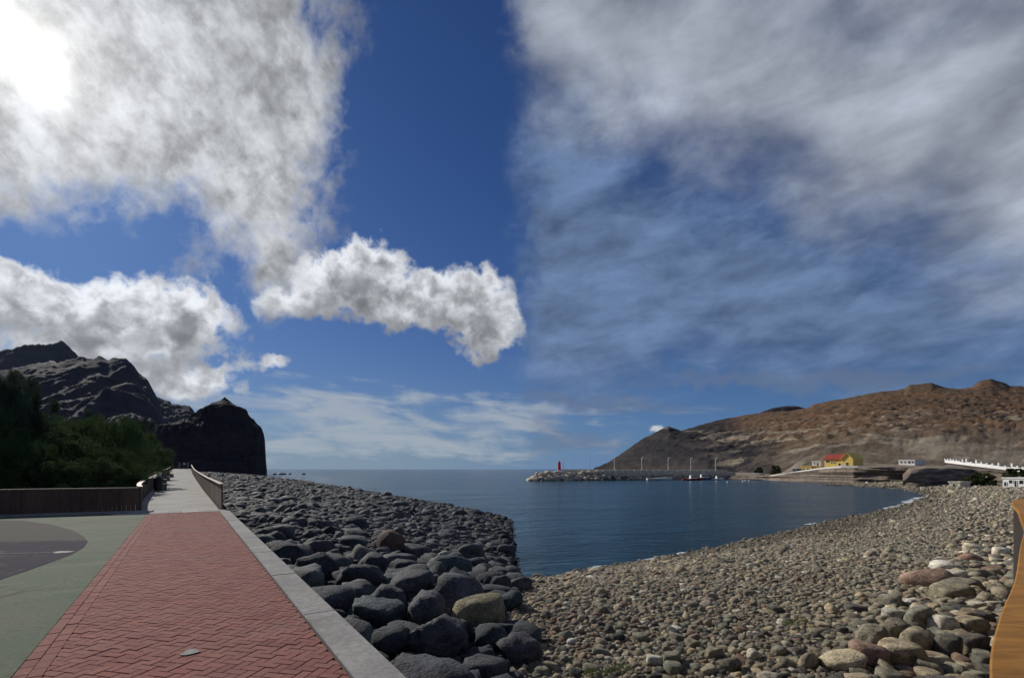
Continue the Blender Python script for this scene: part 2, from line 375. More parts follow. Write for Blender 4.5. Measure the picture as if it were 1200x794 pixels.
def concrete(name, c, dark, sc=1.0, CRACK=0.0):
    def fn(t, bs):
        p = t.new('ShaderNodeNewGeometry').outputs['Position']
        a = t.noise(p, 0.5*sc, 7, 0.7, 0.5).outputs[0]; b = t.noise(p, 18, 6, 0.7).outputs[0]; s = t.noise(t.mapping(p, scale=(3, 1, 1)), 1.8, 6, 0.7, 1.2).outputs[0]
        col = t.mix(t.smooth(a, 0.35, 0.68), c, dark)
        col = t.mix(t.smooth(s, 0.52, 0.70, 0, 0.6), col, tuple(x*0.5 for x in c))
        s2 = t.noise(t.mapping(p, rot=(0, 0, R(35)), scale=(5, 0.8, 1)), 1.1, 7, 0.72, 0.8).outputs[0]
        col = t.mix(t.smooth(s2, 0.55, 0.70, 0, 0.5), col, tuple(min(0.6, x*1.6+0.01) for x in c))
        sp = t.noise(p, 7, 4, 0.6).outputs[0]; col = t.mix(t.smooth(sp, 0.68, 0.72, 0, 0.5), col, tuple(x*0.35 for x in c))
        cr = t.voro(t.vmath('ADD', p, t.comb(0, t.math('MULTIPLY', s, 0.9), 0)), 0.45, 'DISTANCE_TO_EDGE').outputs['Distance']
        col = t.mix(t.smooth(cr, 0.006, 0.002, 0, CRACK), col, tuple(x*0.3 for x in c))
        col = t.vmath('SCALE', col, scale=t.math('MULTIPLY_ADD', b, 1.3, 0.35))
        t.l.new(col, bs.inputs['Base Color']); t.l.new(t.bump(b, 0.3, 0.006), bs.inputs['Normal'])
        bs.inputs['Roughness'].default_value = 0.92; bs.inputs['Specular IOR Level'].default_value = 0.1
    return material(name, fn)
M_kerb = concrete('kerb_concrete', (0.30, 0.29, 0.275), (0.22, 0.215, 0.205))
M_slab = concrete('path_concrete', (0.36, 0.35, 0.33), (0.27, 0.265, 0.25))
M_green = concrete('green_paving', (0.092, 0.120, 0.086), (0.130, 0.132, 0.094), 0.9, 0.6)
M_ground = concrete('dry_ground', (0.10, 0.09, 0.075), (0.07, 0.065, 0.055), 0.3)
def asphalt_fn(t, bs):
    p = t.new('ShaderNodeNewGeometry').outputs['Position']
    a = t.noise(p, 90, 4, 0.7).outputs[0]; b = t.noise(p, 0.6, 5, 0.6).outputs[0]
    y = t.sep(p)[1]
    far_tone = t.smooth(t.math('ADD', y, t.math('MULTIPLY', b, 0.9)), 11.6, 12.1)  # paler tone on the far part of the bay, darker on the near part
    c = t.mix(far_tone, (0.036, 0.033, 0.046), (0.088, 0.082, 0.072))
    c = t.mix(t.smooth(t.noise(p, 2.5, 7, 0.75, 0.8).outputs[0], 0.52, 0.66, 0, 0.6), c, (0.10, 0.094, 0.088))
    c = t.vmath('SCALE', c, scale=t.math('MULTIPLY_ADD', a, 2.4, -0.1))
    c = t.mix(t.smooth(a, 0.62, 0.68, 0, 0.6), c, (0.25, 0.24, 0.22))
    t.l.new(c, bs.inputs['Base Color']); t.l.new(t.bump(a, 0.5, 0.006), bs.inputs['Normal']); bs.inputs['Roughness'].default_value = 0.95; bs.inputs['Specular IOR Level'].default_value = 0.05
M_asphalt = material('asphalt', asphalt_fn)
M_white = simple('white_paint', (0.78, 0.78, 0.76), (0.66, 0.66, 0.64), 2, 0.7)
M_worn = simple('worn_road_paint', (0.40, 0.39, 0.37), (0.12, 0.115, 0.11), 9, 0.85)
def wood(name, c1, c2, stretch=(8, 8, 0.6), rough=0.65):
    def fn(t, bs):
        p = t.new('ShaderNodeTexCoord').outputs['Object']; oi = t.new('ShaderNodeObjectInfo').outputs['Random']
        q = t.vmath('ADD', t.vmath('MULTIPLY', p, stretch), t.comb(t.math('MULTIPLY', oi, 31), 0, t.math('MULTIPLY', oi, 9)))
        n = t.noise(q, 3, 7, 0.65, 1.5).outputs[0]; st = t.noise(p, 1.3, 4, 0.6).outputs[0]
        c = t.mix(t.smooth(n, 0.3, 0.7), c1, c2)
        c = t.vmath('SCALE', c, scale=t.math('ADD', t.math('MULTIPLY_ADD', oi, 0.4, 0.5), t.math('MULTIPLY', st, 0.6)))
        t.l.new(c, bs.inputs['Base Color']); t.l.new(t.bump(n, 0.35, 0.006), bs.inputs['Normal'])
        bs.inputs['Roughness'].default_value = rough; bs.inputs['Specular IOR Level'].default_value = 0.3
    return material(name, fn)
M_wood_red = wood('red_brown_wood', (0.15, 0.085, 0.055), (0.075, 0.046, 0.032))
M_wood_grey = wood('weathered_wood', (0.20, 0.155, 0.12), (0.11, 0.09, 0.075))
M_wood_cap = wood('sunlit_rail_wood', (0.36, 0.27, 0.18), (0.24, 0.17, 0.11), (1.5, 1.5, 1.5))  # sunlight on the fence top rails, put into a paler wood colour
M_rail = wood('varnished_rail', (0.36, 0.165, 0.022), (0.22, 0.095, 0.014), (1.2, 5, 5), 0.6)
M_rail_side = wood('shaded_rail_side', (0.05, 0.034, 0.026), (0.022, 0.016, 0.013))  # shade on the railing's side planks, put into their base colour
M_black = simple('black_plastic', (0.02, 0.02, 0.022), (0.03, 0.03, 0.033), 4, 0.5)
M_steel = simple('galvanised_steel', (0.55, 0.56, 0.57), (0.45, 0.46, 0.47), 5, 0.45)
M_red = simple('red_paint', (0.62, 0.03, 0.03), (0.5, 0.02, 0.025), 3, 0.5)
M_yellow = simple('yellow_render', (0.88, 0.64, 0.17), (0.82, 0.58, 0.15), 1.5, 0.85)
M_tile = simple('red_roof_tile', (0.40, 0.065, 0.04), (0.28, 0.05, 0.035), 2, 0.8)
M_glass = simple('dark_glass', (0.02, 0.025, 0.03), (0.03, 0.035, 0.04), 2, 0.15)
M_render_w = simple('white_render', (0.82, 0.81, 0.78), (0.70, 0.69, 0.66), 0.8, 0.85)
M_stone_w = simple('pier_masonry', (0.62, 0.57, 0.46), (0.42, 0.38, 0.31), 1.2, 0.9, 0.6, 0.1)
M_tan_rock = simple('tan_armour_rock', (0.60, 0.49, 0.35), (0.32, 0.27, 0.21), 0.5, 0.9, 0.7, 0.2, coords='OBJ')
M_bark = simple('bark', (0.07, 0.055, 0.042), (0.04, 0.032, 0.026), 8, 0.9, 0.8, 0.03)
def leaf(name, a, b, c):
    def fn(t, bs):
        p = t.new('ShaderNodeNewGeometry').outputs['Position']; oi = t.new('ShaderNodeObjectInfo').outputs['Random']
        n = t.noise(p, 1.1, 4, 0.6).outputs[0]; m = t.noise(p, 9, 3, 0.6).outputs[0]
        col = t.mix(t.smooth(n, 0.35, 0.65), a, b); col = t.mix(t.smooth(m, 0.5, 0.75, 0, 0.8), col, c)
        t.l.new(t.vmath('SCALE', col, scale=t.math('MULTIPLY_ADD', oi, 0.5, 0.75)), bs.inputs['Base Color'])
        bs.inputs['Roughness'].default_value = 0.9; bs.inputs['Specular IOR Level'].default_value = 0.06
        tr = t.new('ShaderNodeBsdfTranslucent'); t.set(tr.inputs[0], c4(tuple(x*1.6 for x in c))); mx = t.new('ShaderNodeMixShader'); mx.inputs[0].default_value = 0.10
        out = [q for q in t.n if q.type == 'OUTPUT_MATERIAL'][0]; t.l.new(bs.outputs[0], mx.inputs[1]); t.l.new(tr.outputs[0], mx.inputs[2]); t.l.new(mx.outputs[0], out.inputs[0])
    return material(name, fn)
M_leaf = leaf('dark_foliage', (0.035, 0.070, 0.030), (0.055, 0.095, 0.038), (0.075, 0.11, 0.04))
M_leaf2 = leaf('feathery_foliage', (0.035, 0.058, 0.042), (0.05, 0.075, 0.055), (0.06, 0.08, 0.05))
M_leaf3 = leaf('pale_foliage', (0.09, 0.13, 0.045), (0.13, 0.17, 0.05), (0.2, 0.22, 0.08))

# ------------------------------------------------------------------ promenade frame
DV = Vector((-0.538, 0.843, 0)); RV = Vector((0.843, 0.538, 0))
def PR(s, p, z=0.0): v = DV*s + RV*p; return Vector((v.x, v.y, z))
P_L, P_R, P_K = -1.13, 1.08, 1.42        # red paving edges, kerb outer edge
S_END = 22.3                             # where red pavers give way to concrete
def path_z(s):
    D = s*0.843
    pts = [(-50, 0), (19, 0), (35, 0.05), (57, 0.22), (88, 0.62), (118, 1.52), (135, 1.6), (400, 1.6)]
    for (a, za), (b, zb) in zip(pts, pts[1:]):
        if D <= b: k = (D-a)/(b-a); return za+(zb-za)*k
    return pts[-1][1]
M_PR = Matrix(((RV.x, DV.x, 0, 0), (RV.y, DV.y, 0, 0), (0, 0, 1, 0), (0, 0, 0, 1)))   # local x = across, y = along

# ------------------------------------------------------------------ shoreline and beach
shore_px = [(312, 558.9), (345, 563), (380, 568), (440, 578), (500, 589), (560, 600), (582, 605.5), (592, 613), (593, 632), (599, 655), (606, 684), (650, 676), (700, 666), (750, 658), (800, 649), (870, 635), (950, 616), (1000, 605), (1050, 595), (1080, 586), (1088, 581), (1078, 577), (1060, 573.5), (1030, 571), (1000, 569.3), (960, 568)]
shore = [np.array([*G(x, y, SEA)][:2]) for x, y in shore_px]
shore = [np.array([-330.0, 520.0])]+[np.array([-185.0, 330.0])]+shore+[np.array([130.0, 165.0]), np.array([150.0, 260.0]), np.array([150.0, 330.0])]
SH = np.array(shore)
land_poly = np.vstack([SH, [[900, 330], [900, -400], [-900, -400], [-900, 520]]])
def shore_sd(X, Y):
    X = np.asarray(X, float); Y = np.asarray(Y, float)
    d = np.full(X.shape, 1e9)
    for a, b in zip(SH[:-1], SH[1:]):
        ab = b-a; tt = np.clip(((X-a[0])*ab[0]+(Y-a[1])*ab[1])/(ab @ ab), 0, 1)
        d = np.minimum(d, np.hypot(X-a[0]-tt*ab[0], Y-a[1]-tt*ab[1]))
    ins = np.zeros(X.shape, bool); n = len(land_poly)
    for i in range(n):
        x1, y1 = land_poly[i]; x2, y2 = land_poly[(i+1) % n]
        c = ((y1 > Y) != (y2 > Y)) & (X < (x2-x1)*(Y-y1)/((y2-y1) if y2 != y1 else 1e-9)+x1)
        ins ^= c
    return np.where(ins, d, -d)
def sstep(t): t = np.clip(t, 0, 1); return t*t*(3-2*t)
def beach_z(X, Y):
    X = np.asarray(X, float); Y = np.asarray(Y, float)
    sd = shore_sd(X, Y); perp = X*RV.x+Y*RV.y-P_K
    cap = -0.62-1.55*sstep(perp/38)
    slope = np.clip(sd/13.0, -0.5, 1)
    z = np.where(slope > 0, SEA+(cap-SEA)*np.sin(np.clip(slope, 0, 1)*math.pi/2)**0.95, SEA+slope*3.0)
    z = z+0.07*np.sin(X*0.9+1.3*np.sin(Y*0.4))*np.sin(Y*0.7+0.6)*sstep(sd/4)
    return z
def ray_ground(x, y):
    D = np.linspace(2.5, 320, 9000); X = (x-600)/F*D; Z = EYE-(y-HY)/F*D
    i = np.argmax(Z < beach_z(X, D)); return float(X[i]), float(D[i])

def beach_sheet():
    ys = np.concatenate([np.linspace(-14, 30, 110), np.geomspace(30.5, 520, 120)])
    ts = np.concatenate([np.linspace(0, 0.12, 20), np.linspace(0.13, 1, 120)])
    V = []; n = len(ts)
    for y in ys:
        # start below the kerb (perp = 1.30), run to the right
        x0 = (1.30-y*RV.y)/RV.x; x1 = max(1.25*y+14, 30) if y < 240 else 330
        V.append(np.stack([x0+(x1-x0)*ts, np.full(n, y)], 1))
    V = np.array(V).reshape(-1, 2); Z = beach_z(V[:, 0], V[:, 1])
    v = np.column_stack([V, Z]); m = len(ys)
    f = [(j*n+i, j*n+i+1, (j+1)*n+i+1, (j+1)*n+i) for j in range(m-1) for i in range(n-1)]
    o = link(bpy.data.objects.new('beach', npmesh('beach', v, f, M_beach, True))); tag(o, kind='structure')
beach_sheet()

# sea: one sheet to the horizon
def flat(name, pts, z, mat, kind='structure', parent=None, thick=0):
    m = MB(); n = len(pts); top = [(p[0], p[1], z) for p in pts]
    if thick:
        m.add(top+[(p[0], p[1], z-thick) for p in pts], [tuple(range(n))]+[(i, i+n, (i+1) % n+n, (i+1) % n) for i in range(n)])
    else: m.add(top, [tuple(range(n))])
    o = m.build(name, mat, parent)
    if kind: o['kind'] = kind
    return o
flat('sea', [(-9000, -1500), (9000, -1500), (9000, 9000), (-9000, 9000)], SEA, M_water)
# ground landward of the promenade
g0 = PR(-400, 1.25); g1 = PR(700, 1.25)
flat('ground', [(g0.x, g0.y), (g1.x, g1.y), (-3000, 1500), (-3000, -1500)], -0.06, M_ground)

# ------------------------------------------------------------------ promenade paving
def paving():
    root = empty('brick_promenade', (0, 0, 0)); root['kind'] = 'structure'
    bed = MB(); bed.box((P_L, -8, -0.30), (P_R, S_END, -0.018), M_PR); bed.build('joint_bed', M_joint, root)
    w = 0.086; s2 = math.sqrt(0.5); gap = 0.0022; bv = 0.0045; th = 0.05
    bricks = []
    N = 300; TURN = 0.0; TC, TS = math.cos(TURN), math.sin(TURN)
    edge_w = 0.10
    x_lo, x_hi = P_L+2*edge_w, P_R-0.012
    for a in range(-330, 330):
        for b in range(-330, 330):
            k = (a-b) % 4
            if k == 0: c = ((a+1)*w, (b+0.5)*w); rot = 0
            elif k == 3: c = ((a+0.5)*w, (b+1)*w); rot = math.pi/2
            else: continue
            u = (c[0]+c[1])*s2; v = (-c[0]+c[1])*s2; u, v = u*TC+v*TS, -u*TS+v*TC
            if v < -6 or v > S_END-0.05 or u < x_lo-0.05 or u > x_hi+0.05: continue
            bricks.append((u, v, rot-math.pi/4-TURN))
    def poly_brick(u, v, r, L=0.172, Wd=0.086):
        ca, sa = math.cos(r), math.sin(r); h, q = L/2-gap, Wd/2-gap
        P = [(u+ca*x-sa*y, v+sa*x+ca*y) for x, y in ((-h, -q), (h, -q), (h, q), (-h, q))]
        def clip(P, f):
            o = []
            for i in range(len(P)):
                A, B = P[i], P[(i+1) % len(P)]; fa, fb = f(A), f(B)
                if fa >= 0: o.append(A)
                if (fa >= 0) != (fb >= 0):
                    k = fa/(fa-fb); o.append((A[0]+(B[0]-A[0])*k, A[1]+(B[1]-A[1])*k))
            return o
        P = clip(P, lambda p: p[0]-x_lo)
        if len(P) > 2: P = clip(P, lambda p: x_hi-p[0])
        if len(P) > 2: P = clip(P, lambda p: S_END-0.004-p[1])
        return P
    def add(m, P, z):
        n = len(P); cx = sum(p[0] for p in P)/n; cy = sum(p[1] for p in P)/n
        lo = [M_PR @ Vector((x, y, z-th)) for x, y in P]; md = [M_PR @ Vector((x, y, z-bv*0.7)) for x, y in P]
        tp = []
        for x, y in P:
            dx, dy = cx-x, cy-y; l = math.hypot(dx, dy)+1e-9; tp.append(M_PR @ Vector((x+dx/l*bv, y+dy/l*bv, z)))
        fs = [tuple(range(2*n, 3*n))]
        for i in range(n):
            j = (i+1) % n; fs += [(i, j, n+j, n+i), (n+i, n+j, 2*n+j, 2*n+i)]
        m.add(lo+md+tp, fs)
        return len(fs)
    items = []
    for u, v, r in bricks:
        P = poly_brick(u, v, r)
        if len(P) > 2: items.append((P, u, v))
    v = -6.0
    while v < S_END-0.2:                       # two rows of stretchers along the left edge
        for k, x in enumerate((P_L+0.05, P_L+0.15)):
            off = 0.1*k
            items.append(([(x-0.05+gap, v+off+gap), (x+0.05-gap, v+off+gap), (x+0.05-gap, v+off+0.2-gap), (x-0.05+gap, v+off+0.2-gap)], x, v+off+0.1))
        v += 0.2
    def depth(it): q = M_PR @ Vector((it[1], it[2], 0)); return q.y
    def seen(it):
        q = M_PR @ Vector((it[1], it[2], 0)); return q.y > 3.75 and q.x/q.y > -1.03
    vis = sorted([it for it in items if seen(it)], key=depth)
    solo = vis[:N]; ids = set(map(id, solo)); rest = [it for it in items if id(it) not in ids]
    for it in solo:
        m = MB(); add(m, it[0], random.uniform(-0.004, 0.003)); o = m.build('brick', M_brick, root)
    m = MB(); att = []
    for it in rest: n = add(m, it[0], random.uniform(-0.0025, 0.0025)); att += [random.random()]*n
    o = m.build('brick_field', M_brick, root); o['kind'] = 'stuff'
    at = o.data.attributes.new('piece', 'FLOAT', 'FACE'); at.data.foreach_set('value', att)
    # small mortar patch
    mp = MB(); c = G(223, 764); c = Vector((c.x, c.y, 0.003)); pts = []
    for k in range(18):
        a = 2*math.pi*k/18; r = (0.05+0.008*math.sin(3*a+1)+random.uniform(-.007, .007)); pts.append((c.x+r*1.3*math.cos(a), c.y+r*1.5*math.sin(a), 0.006))
    mp.add(pts, [tuple(range(18))]); mp.build('mortar_patch', M_kerb, root)
paving()

def kerb():
    root = empty('kerb', (0, 0, 0)); root['kind'] = 'structure'
    s = -6.2; L = 2.42
    while s < S_END+0.5:
        m = MB(); e = min(s+L-0.012, S_END+0.75)
        m.bevbox((P_R+0.004, s, -0.9), (P_K, e, 0.022+random.uniform(-.002, .002)), 0.012, M_PR); m.build('kerb_slab', M_kerb, root); s += L
kerb()

def concrete_path():
    root = empty('concrete_path', (0, 0, 0)); root['kind'] = 'structure'
    # first a row of square setts, then full-width slabs over the rise
    n = 8; wl, wr = -2.15, P_R+0.02
    for k in range(n):
        m = MB(); x0 = wl+(wr-wl)*k/n; m.bevbox((x0+0.004, S_END+0.004, -0.5), (x0+(wr-wl)/n-0.004, S_END+0.5, 0.006), 0.006, M_PR); m.build('paving_square', M_slab, root)
    s = S_END+0.512; i = 0
    while s < 175:
        L = 2.4; m = MB(); e = s+L-0.03; z0, z1 = path_z(s), path_z(e)
        l0 = -1.75-0.6*min(1, (s-S_END)/30.0); 
        vs = [(l0, s, z0-1.5), (wr, s, z0-1.5), (wr, e, z1-1.5), (l0, e, z1-1.5), (l0, s, z0), (wr, s, z0), (wr, e, z1), (l0, e, z1)]
        m.add([M_PR @ Vector(v) for v in vs], [(4,5,6,7),(0,1,5,4),(1,2,6,5),(2,3,7,6),(3,0,4,7)])
        m.build('concrete_slab', M_slab, root); s += L; i += 1
    m = MB(); s = S_END+0.5
    prev = None
    vs = []; fs = []
    k = 0
    while s < 175:
        z = path_z(s)-0.012; vs += [M_PR @ Vector((-2.6, s, z)), M_PR @ Vector((wr-0.01, s, z))]
        if k: fs.append((2*k-2, 2*k-1, 2*k+1, 2*k))
        s += 2.4; k += 1
    m.add(vs, fs); m.build('slab_joint_bed', M_joint, root)
    # drain grate
    m = MB(); c = M_PR @ Vector((-0.2, S_END+0.25, 0)); 
    m.box((-0.1, S_END+0.1, 0.0), (0.42, S_END+0.32, 0.010), M_PR); m.build('drain_cover', M_black, root)
concrete_path()

# green paving with the asphalt bay
def area():
    a = PR(-8, P_L-0.004); b = PR(S_END+0.3, P_L-0.004)
    c1 = G(165, 600.0); c0 = G(0, 605.5)
    dl = (c0-c1).normalized()
    far = c1+dl*22
    flat('green_pavement', [(a.x, a.y), (b.x, b.y), (c1.x, c1.y), (far.x, far.y), (-30, -10), (-3, -10)], -0.004, M_green, thick=0.2)
    pts = [G(x, y) for x, y in [(-80, 612), (-30, 608.5), (0, 609), (30, 610), (60, 614), (85, 621), (98, 628), (103, 634), (98, 641), (84, 649), (60, 658), (35, 667), (0, 678.5), (-60, 694), (-200, 725)]]
    pts += [Vector((-16, 5, 0)), Vector((-26, 8, 0))]
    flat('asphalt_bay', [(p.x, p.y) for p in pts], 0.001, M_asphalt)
    # pale patch and thin line painted on the asphalt
    c = G(74, 646.5); m = MB(); P = []
    for k in range(20):
        t = 2*math.pi*k/20; r = 1+0.12*math.sin(3*t+0.7); P.append((c.x+0.17*r*math.cos(t), c.y+0.12*r*math.sin(t), 0.005))
    m.add(P, [tuple(range(20))]); o = m.build('paint_patch', M_worn); o['kind'] = 'structure'
    p0, p1 = G(-20, 648.5), G(64, 647.2); m = MB()
    m.add([(p0.x, p0.y, .005), (p1.x, p1.y, .005), (p1.x, p1.y+.022, .005), (p0.x, p0.y+.022, .005)], [(0, 1, 2, 3)]); o = m.build('painted_line', M_worn); o['kind'] = 'structure'
    # concrete strip at the foot of the fence
    q0, q1 = c1+Vector((0.35, 0.1, 0)), far; nrm = Vector((-dl.y, dl.x, 0)); nrm = nrm if nrm.y > 0 else -nrm
    m = MB(); m.add([(p.x, p.y, z) for z in (-.1, .05) for p in (q0, q0+nrm*0.5, q1+nrm*0.5, q1)], [(4, 5, 6, 7), (0, 1, 5, 4), (1, 2, 6, 5), (2, 3, 7, 6), (3, 0, 4, 7)])
    o = m.build('kerb_strip', M_kerb); o['kind'] = 'structure'
area()

# ------------------------------------------------------------------ fences
def resample(pts, step):
    out = [Vector(pts[0])]; acc = 0
    for a, b in zip(pts, pts[1:]):
        a, b = Vector(a), Vector(b); L = (b-a).length; t = step-acc
        while t <= L: out.append(a.lerp(b, t/L)); t += step
        acc = (acc+L) % step if L else acc
    return out
def catmull(pts, n=10):
    P = [Vector(p) for p in pts]; P = [P[0]*2-P[1]]+P+[P[-1]*2-P[-2]]; out = []
    for i in range(1, len(P)-2):
        for k in range(n):
            t = k/n; a, b, c, d = P[i-1:i+3]
            out.append(0.5*((2*b)+(c-a)*t+(2*a-5*b+4*c-d)*t*t+(3*b-a-3*c+d)*t**3))
    out.append(P[-2]); return out
def fence(label, pts, h, step, mat, capmat, nsolo, depth=0.0, group='wooden plank fences along the promenade', capw=0.16, post_every=12, htop=None):
    L = resample(pts, step); base = L[0].copy()
    root = empty('plank_fence', base); tag(root, label, 'fence', group)
    rest = MB()
    for i, (a, b) in enumerate(zip(L, L[1:])):
        d = (b-a); d.z = 0; d.normalize(); nrm = Vector((-d.y, d.x, 0)); mid = (a+b)/2
        g = 0.004; th = 0.028; j = random.uniform(-0.004, 0.004)
        z0 = min(a.z, b.z)-depth; ha = a.z+h; hb = b.z+h
        A = a+d*g+nrm*j; B = b-d*g+nrm*j
        vs = [(A.x, A.y, z0), (B.x, B.y, z0), (B.x+nrm.x*th, B.y+nrm.y*th, z0), (A.x+nrm.x*th, A.y+nrm.y*th, z0),
              (A.x, A.y, ha), (B.x, B.y, hb), (B.x+nrm.x*th, B.y+nrm.y*th, hb), (A.x+nrm.x*th, A.y+nrm.y*th, ha)]
        vs = [Vector(v)-base for v in vs]
        fs = [(0,3,2,1),(4,5,6,7),(0,1,5,4),(1,2,6,5),(2,3,7,6),(3,0,4,7)]
        if i < nsolo:
            m = MB(); m.add(vs, fs); m.build('plank', mat, root)
        else: rest.add(vs, fs)
    if rest.v:
        o = rest.build('plank_run', mat, root); o['kind'] = 'stuff'
    cap = MB(); n = len(L); vs = []
    for i, p in enumerate(L):
        a = L[max(i-1, 0)]; b = L[min(i+1, n-1)]; d = b-a; d.z = 0; d.normalize(); nrm = Vector((-d.y, d.x, 0))
        for o_, z in ((-capw/2, h+0.002), (capw/2, h+0.002), (capw/2, h+0.045), (-capw/2, h+0.045)):
            q = p+nrm*(o_+0.014); vs.append(Vector((q.x, q.y, p.z+z))-base)
    fs = []
    for i in range(n-1):
        for k in range(4): fs.append((4*i+k, 4*i+(k+1) % 4, 4*i+4+(k+1) % 4, 4*i+4+k))
    fs += [(0, 1, 2, 3), (4*n-1, 4*n-2, 4*n-3, 4*n-4)]
    cap.add(vs, fs); cap.build('top_rail', capmat, root)
    for i in range(0, n, post_every):
        p = L[i]; a = L[max(i-1, 0)]; b = L[min(i+1, n-1)]; d = (b-a); d.z = 0; d.normalize(); nrm = Vector((-d.y, d.x, 0))
        M = Matrix.Translation(p-base)@Matrix(((d.x, nrm.x, 0, 0), (d.y, nrm.y, 0, 0), (0, 0, 1, 0), (0, 0, 0, 1)))
        m = MB(); m.box((-0.045, -0.035, -depth), (0.045, -0.003, h), M); m.build('post', mat, root)
        if i > 60*1: 
            if i > 240: break
    return root
cA = G(165, 599); cB = G(0, 604); dl = (cB-cA).normalized()
fence('low red-brown plank fence in front of the dark trees, across the green paving', [cA+Vector((-0.03, 0, 0)), cA+dl*14], 0.86, 0.14, M_wood_red, M_wood_cap, 45, group=None, capw=0.09)
lf = [cA]; 
for s, p in ((26.5, -1.62), (31, -1.8), (38, -1.95), (46, -2.05), (56, -2.15), (62, -2.2)):
    lf.append(PR(s, p, path_z(s)))
lf = catmull(lf, 8)
fence('weathered curving plank fence on the left side of the concrete path', lf, 0.90, 0.15, M_wood_grey, M_wood_cap, 40, depth=0.3, group=None)
fence('farther short plank fence left of the path, beyond the bin and benches', [PR(s, -2.35, path_z(s)) for s in (74, 80, 90, 100, 112)], 1.05, 0.2, M_wood_grey, M_wood_cap, 10, depth=0.6, group=None)
fence('long plank fence on the seaward side of the concrete path above the boulders', catmull([PR(s, 1.22, path_z(s)) for s in (23.1, 30, 40, 55, 75, 95, 120, 140)], 6), 0.97, 0.15, M_wood_grey, M_wood_cap, 60, depth=0.9, group=None, capw=0.14)

# right-hand rail beside the camera
def near_rail():
    h = 1.0
    pts = [(0.35, -0.2), (0.78, 0.75), (1.372, 1.47), (1.98, 2.08), (2.75, 2.8), (3.93, 3.96), (5.1, 5.1), (6.3, 6.35), (7.45, 7.55), (8.65, 8.85), (10.1, 10.2), (12.6, 11.6), (16, 12.6)]
    C = catmull([(x, y, 0) for x, y in pts], 10)
    base = C[0].copy(); root = empty('curved_wooden_railing', base); tag(root, 'orange-brown curved wooden railing with a broad top board, at the right edge above the pebbles', 'railing')
    L = resample(C, 0.12); n = len(L); cv = []; wd = 0.26
    for i, p in enumerate(L):
        a = L[max(i-1, 0)]; b = L[min(i+1, n-1)]; d = (b-a).normalized(); nr = Vector((d.y, -d.x, 0))
        for o_, z in ((0, h-0.05), (wd, h-0.05), (wd, h), (0.006, h), (0, h-0.006)):
            q = p+nr*o_-base; cv.append((q.x, q.y, z))
    # top boards, butted end to end
    seg = 20; k = 0
    while k < n-2:
        e = min(k+seg, n-1); m = MB(); vs = [cv[5*j+q] for j in range(k, e+1) for q in range(5)]; c = e-k+1
        fs = [(5*j+q, 5*j+(q+1) % 5, 5*j+5+(q+1) % 5, 5*j+5+q) for j in range(c-1) for q in range(5)]+[tuple(range(5)), tuple(range(5*c-1, 5*c-6, -1))]
        m.add(vs, fs); m.build('top_board', M_rail, root); k = e
    for i in range(n-1):
        a, b = L[i], L[i+1]; d = (b-a).normalized(); nr = Vector((d.y, -d.x, 0)); g = 0.003
        A, B = a+d*g+nr*0.02, b-d*g+nr*0.02; T = nr*0.028; z0, z1 = -1.6, h-0.052
        m = MB(); vs = [Vector((q.x, q.y, z))-base for z in (z0, z1) for q in (A, B, B+T, A+T)]
        m.add(vs, [(0,3,2,1),(4,5,6,7),(0,1,5,4),(1,2,6,5),(2,3,7,6),(3,0,4,7)]); m.build('plank', M_rail_side, root)
    return L
RAIL = near_rail()

# ------------------------------------------------------------------ stones
def ico(sub):
    bm = bmesh.new(); bmesh.ops.create_icosphere(bm, subdivisions=sub, radius=1.0)
    v = np.array([x.co[:] for x in bm.verts]); f = np.array([[q.index for q in p.verts] for p in bm.faces]); bm.free(); return v, f
ICO = {k: ico(k) for k in (1, 2, 3, 4)}
def boulder_mesh(name, sub, seed, mat, p=9, planes=13, rough=0.05, rnd=0.22):
    r = np.random.default_rng(seed); v, f = ICO[sub]; v = v/np.linalg.norm(v, axis=1)[:, None]
    n = r.normal(size=(planes, 3)); n /= np.linalg.norm(n, axis=1)[:, None]
    n = np.vstack([n, [[1,0,0],[-1,0,0],[0,1,0],[0,-1,0],[0,0,1],[0,0,-1]]]); dd = r.uniform(1-rnd, 1.08, len(n))
    dots = np.maximum(v @ n.T, 0)/dd; rad = (dots**p).sum(1)**(-1/p)
    off = Vector((seed*3.7, seed*1.3, 0))
    nz = np.array([mnoise.fractal(Vector(q)*1.6+off, 1.0, 2.0, 4) for q in v]); rad = rad*(1+rough*nz)
    if sub >= 3:
        nz2 = np.array([mnoise.noise(Vector(q)*7+off) for q in v]); rad *= 1+rough*0.5*nz2
    co = v*rad[:, None]; co /= np.abs(co).max(0)
    return npmesh(name, co, f, mat, True)
B_HI = [boulder_mesh('boulder', 3, 20+k, M_basalt, p=random.choice((8, 14, 24)), rough=0.13, rnd=0.32) for k in range(12)]
B_XH = [boulder_mesh('boulder', 4, 60+k, M_basalt, p=(9, 16, 12)[k], rough=(0.05, 0.16, 0.12)[k], rnd=0.24) for k in range(3)]
B_LO = [boulder_mesh('boulder_low', 2, 40+k, M_basalt, p=9, rough=0.12, rnd=0.26) for k in range(8)]
C_HI = [boulder_mesh('cobble', 3, 80+k, M_cobble, p=random.choice((8, 14, 24)), rough=0.10, rnd=0.3) for k in range(12)]
C_LO = [boulder_mesh('cobble_low', 2, 100+k, M_cobble, p=(9, 18)[k % 2], rough=0.12, rnd=0.34) for k in range(8)]

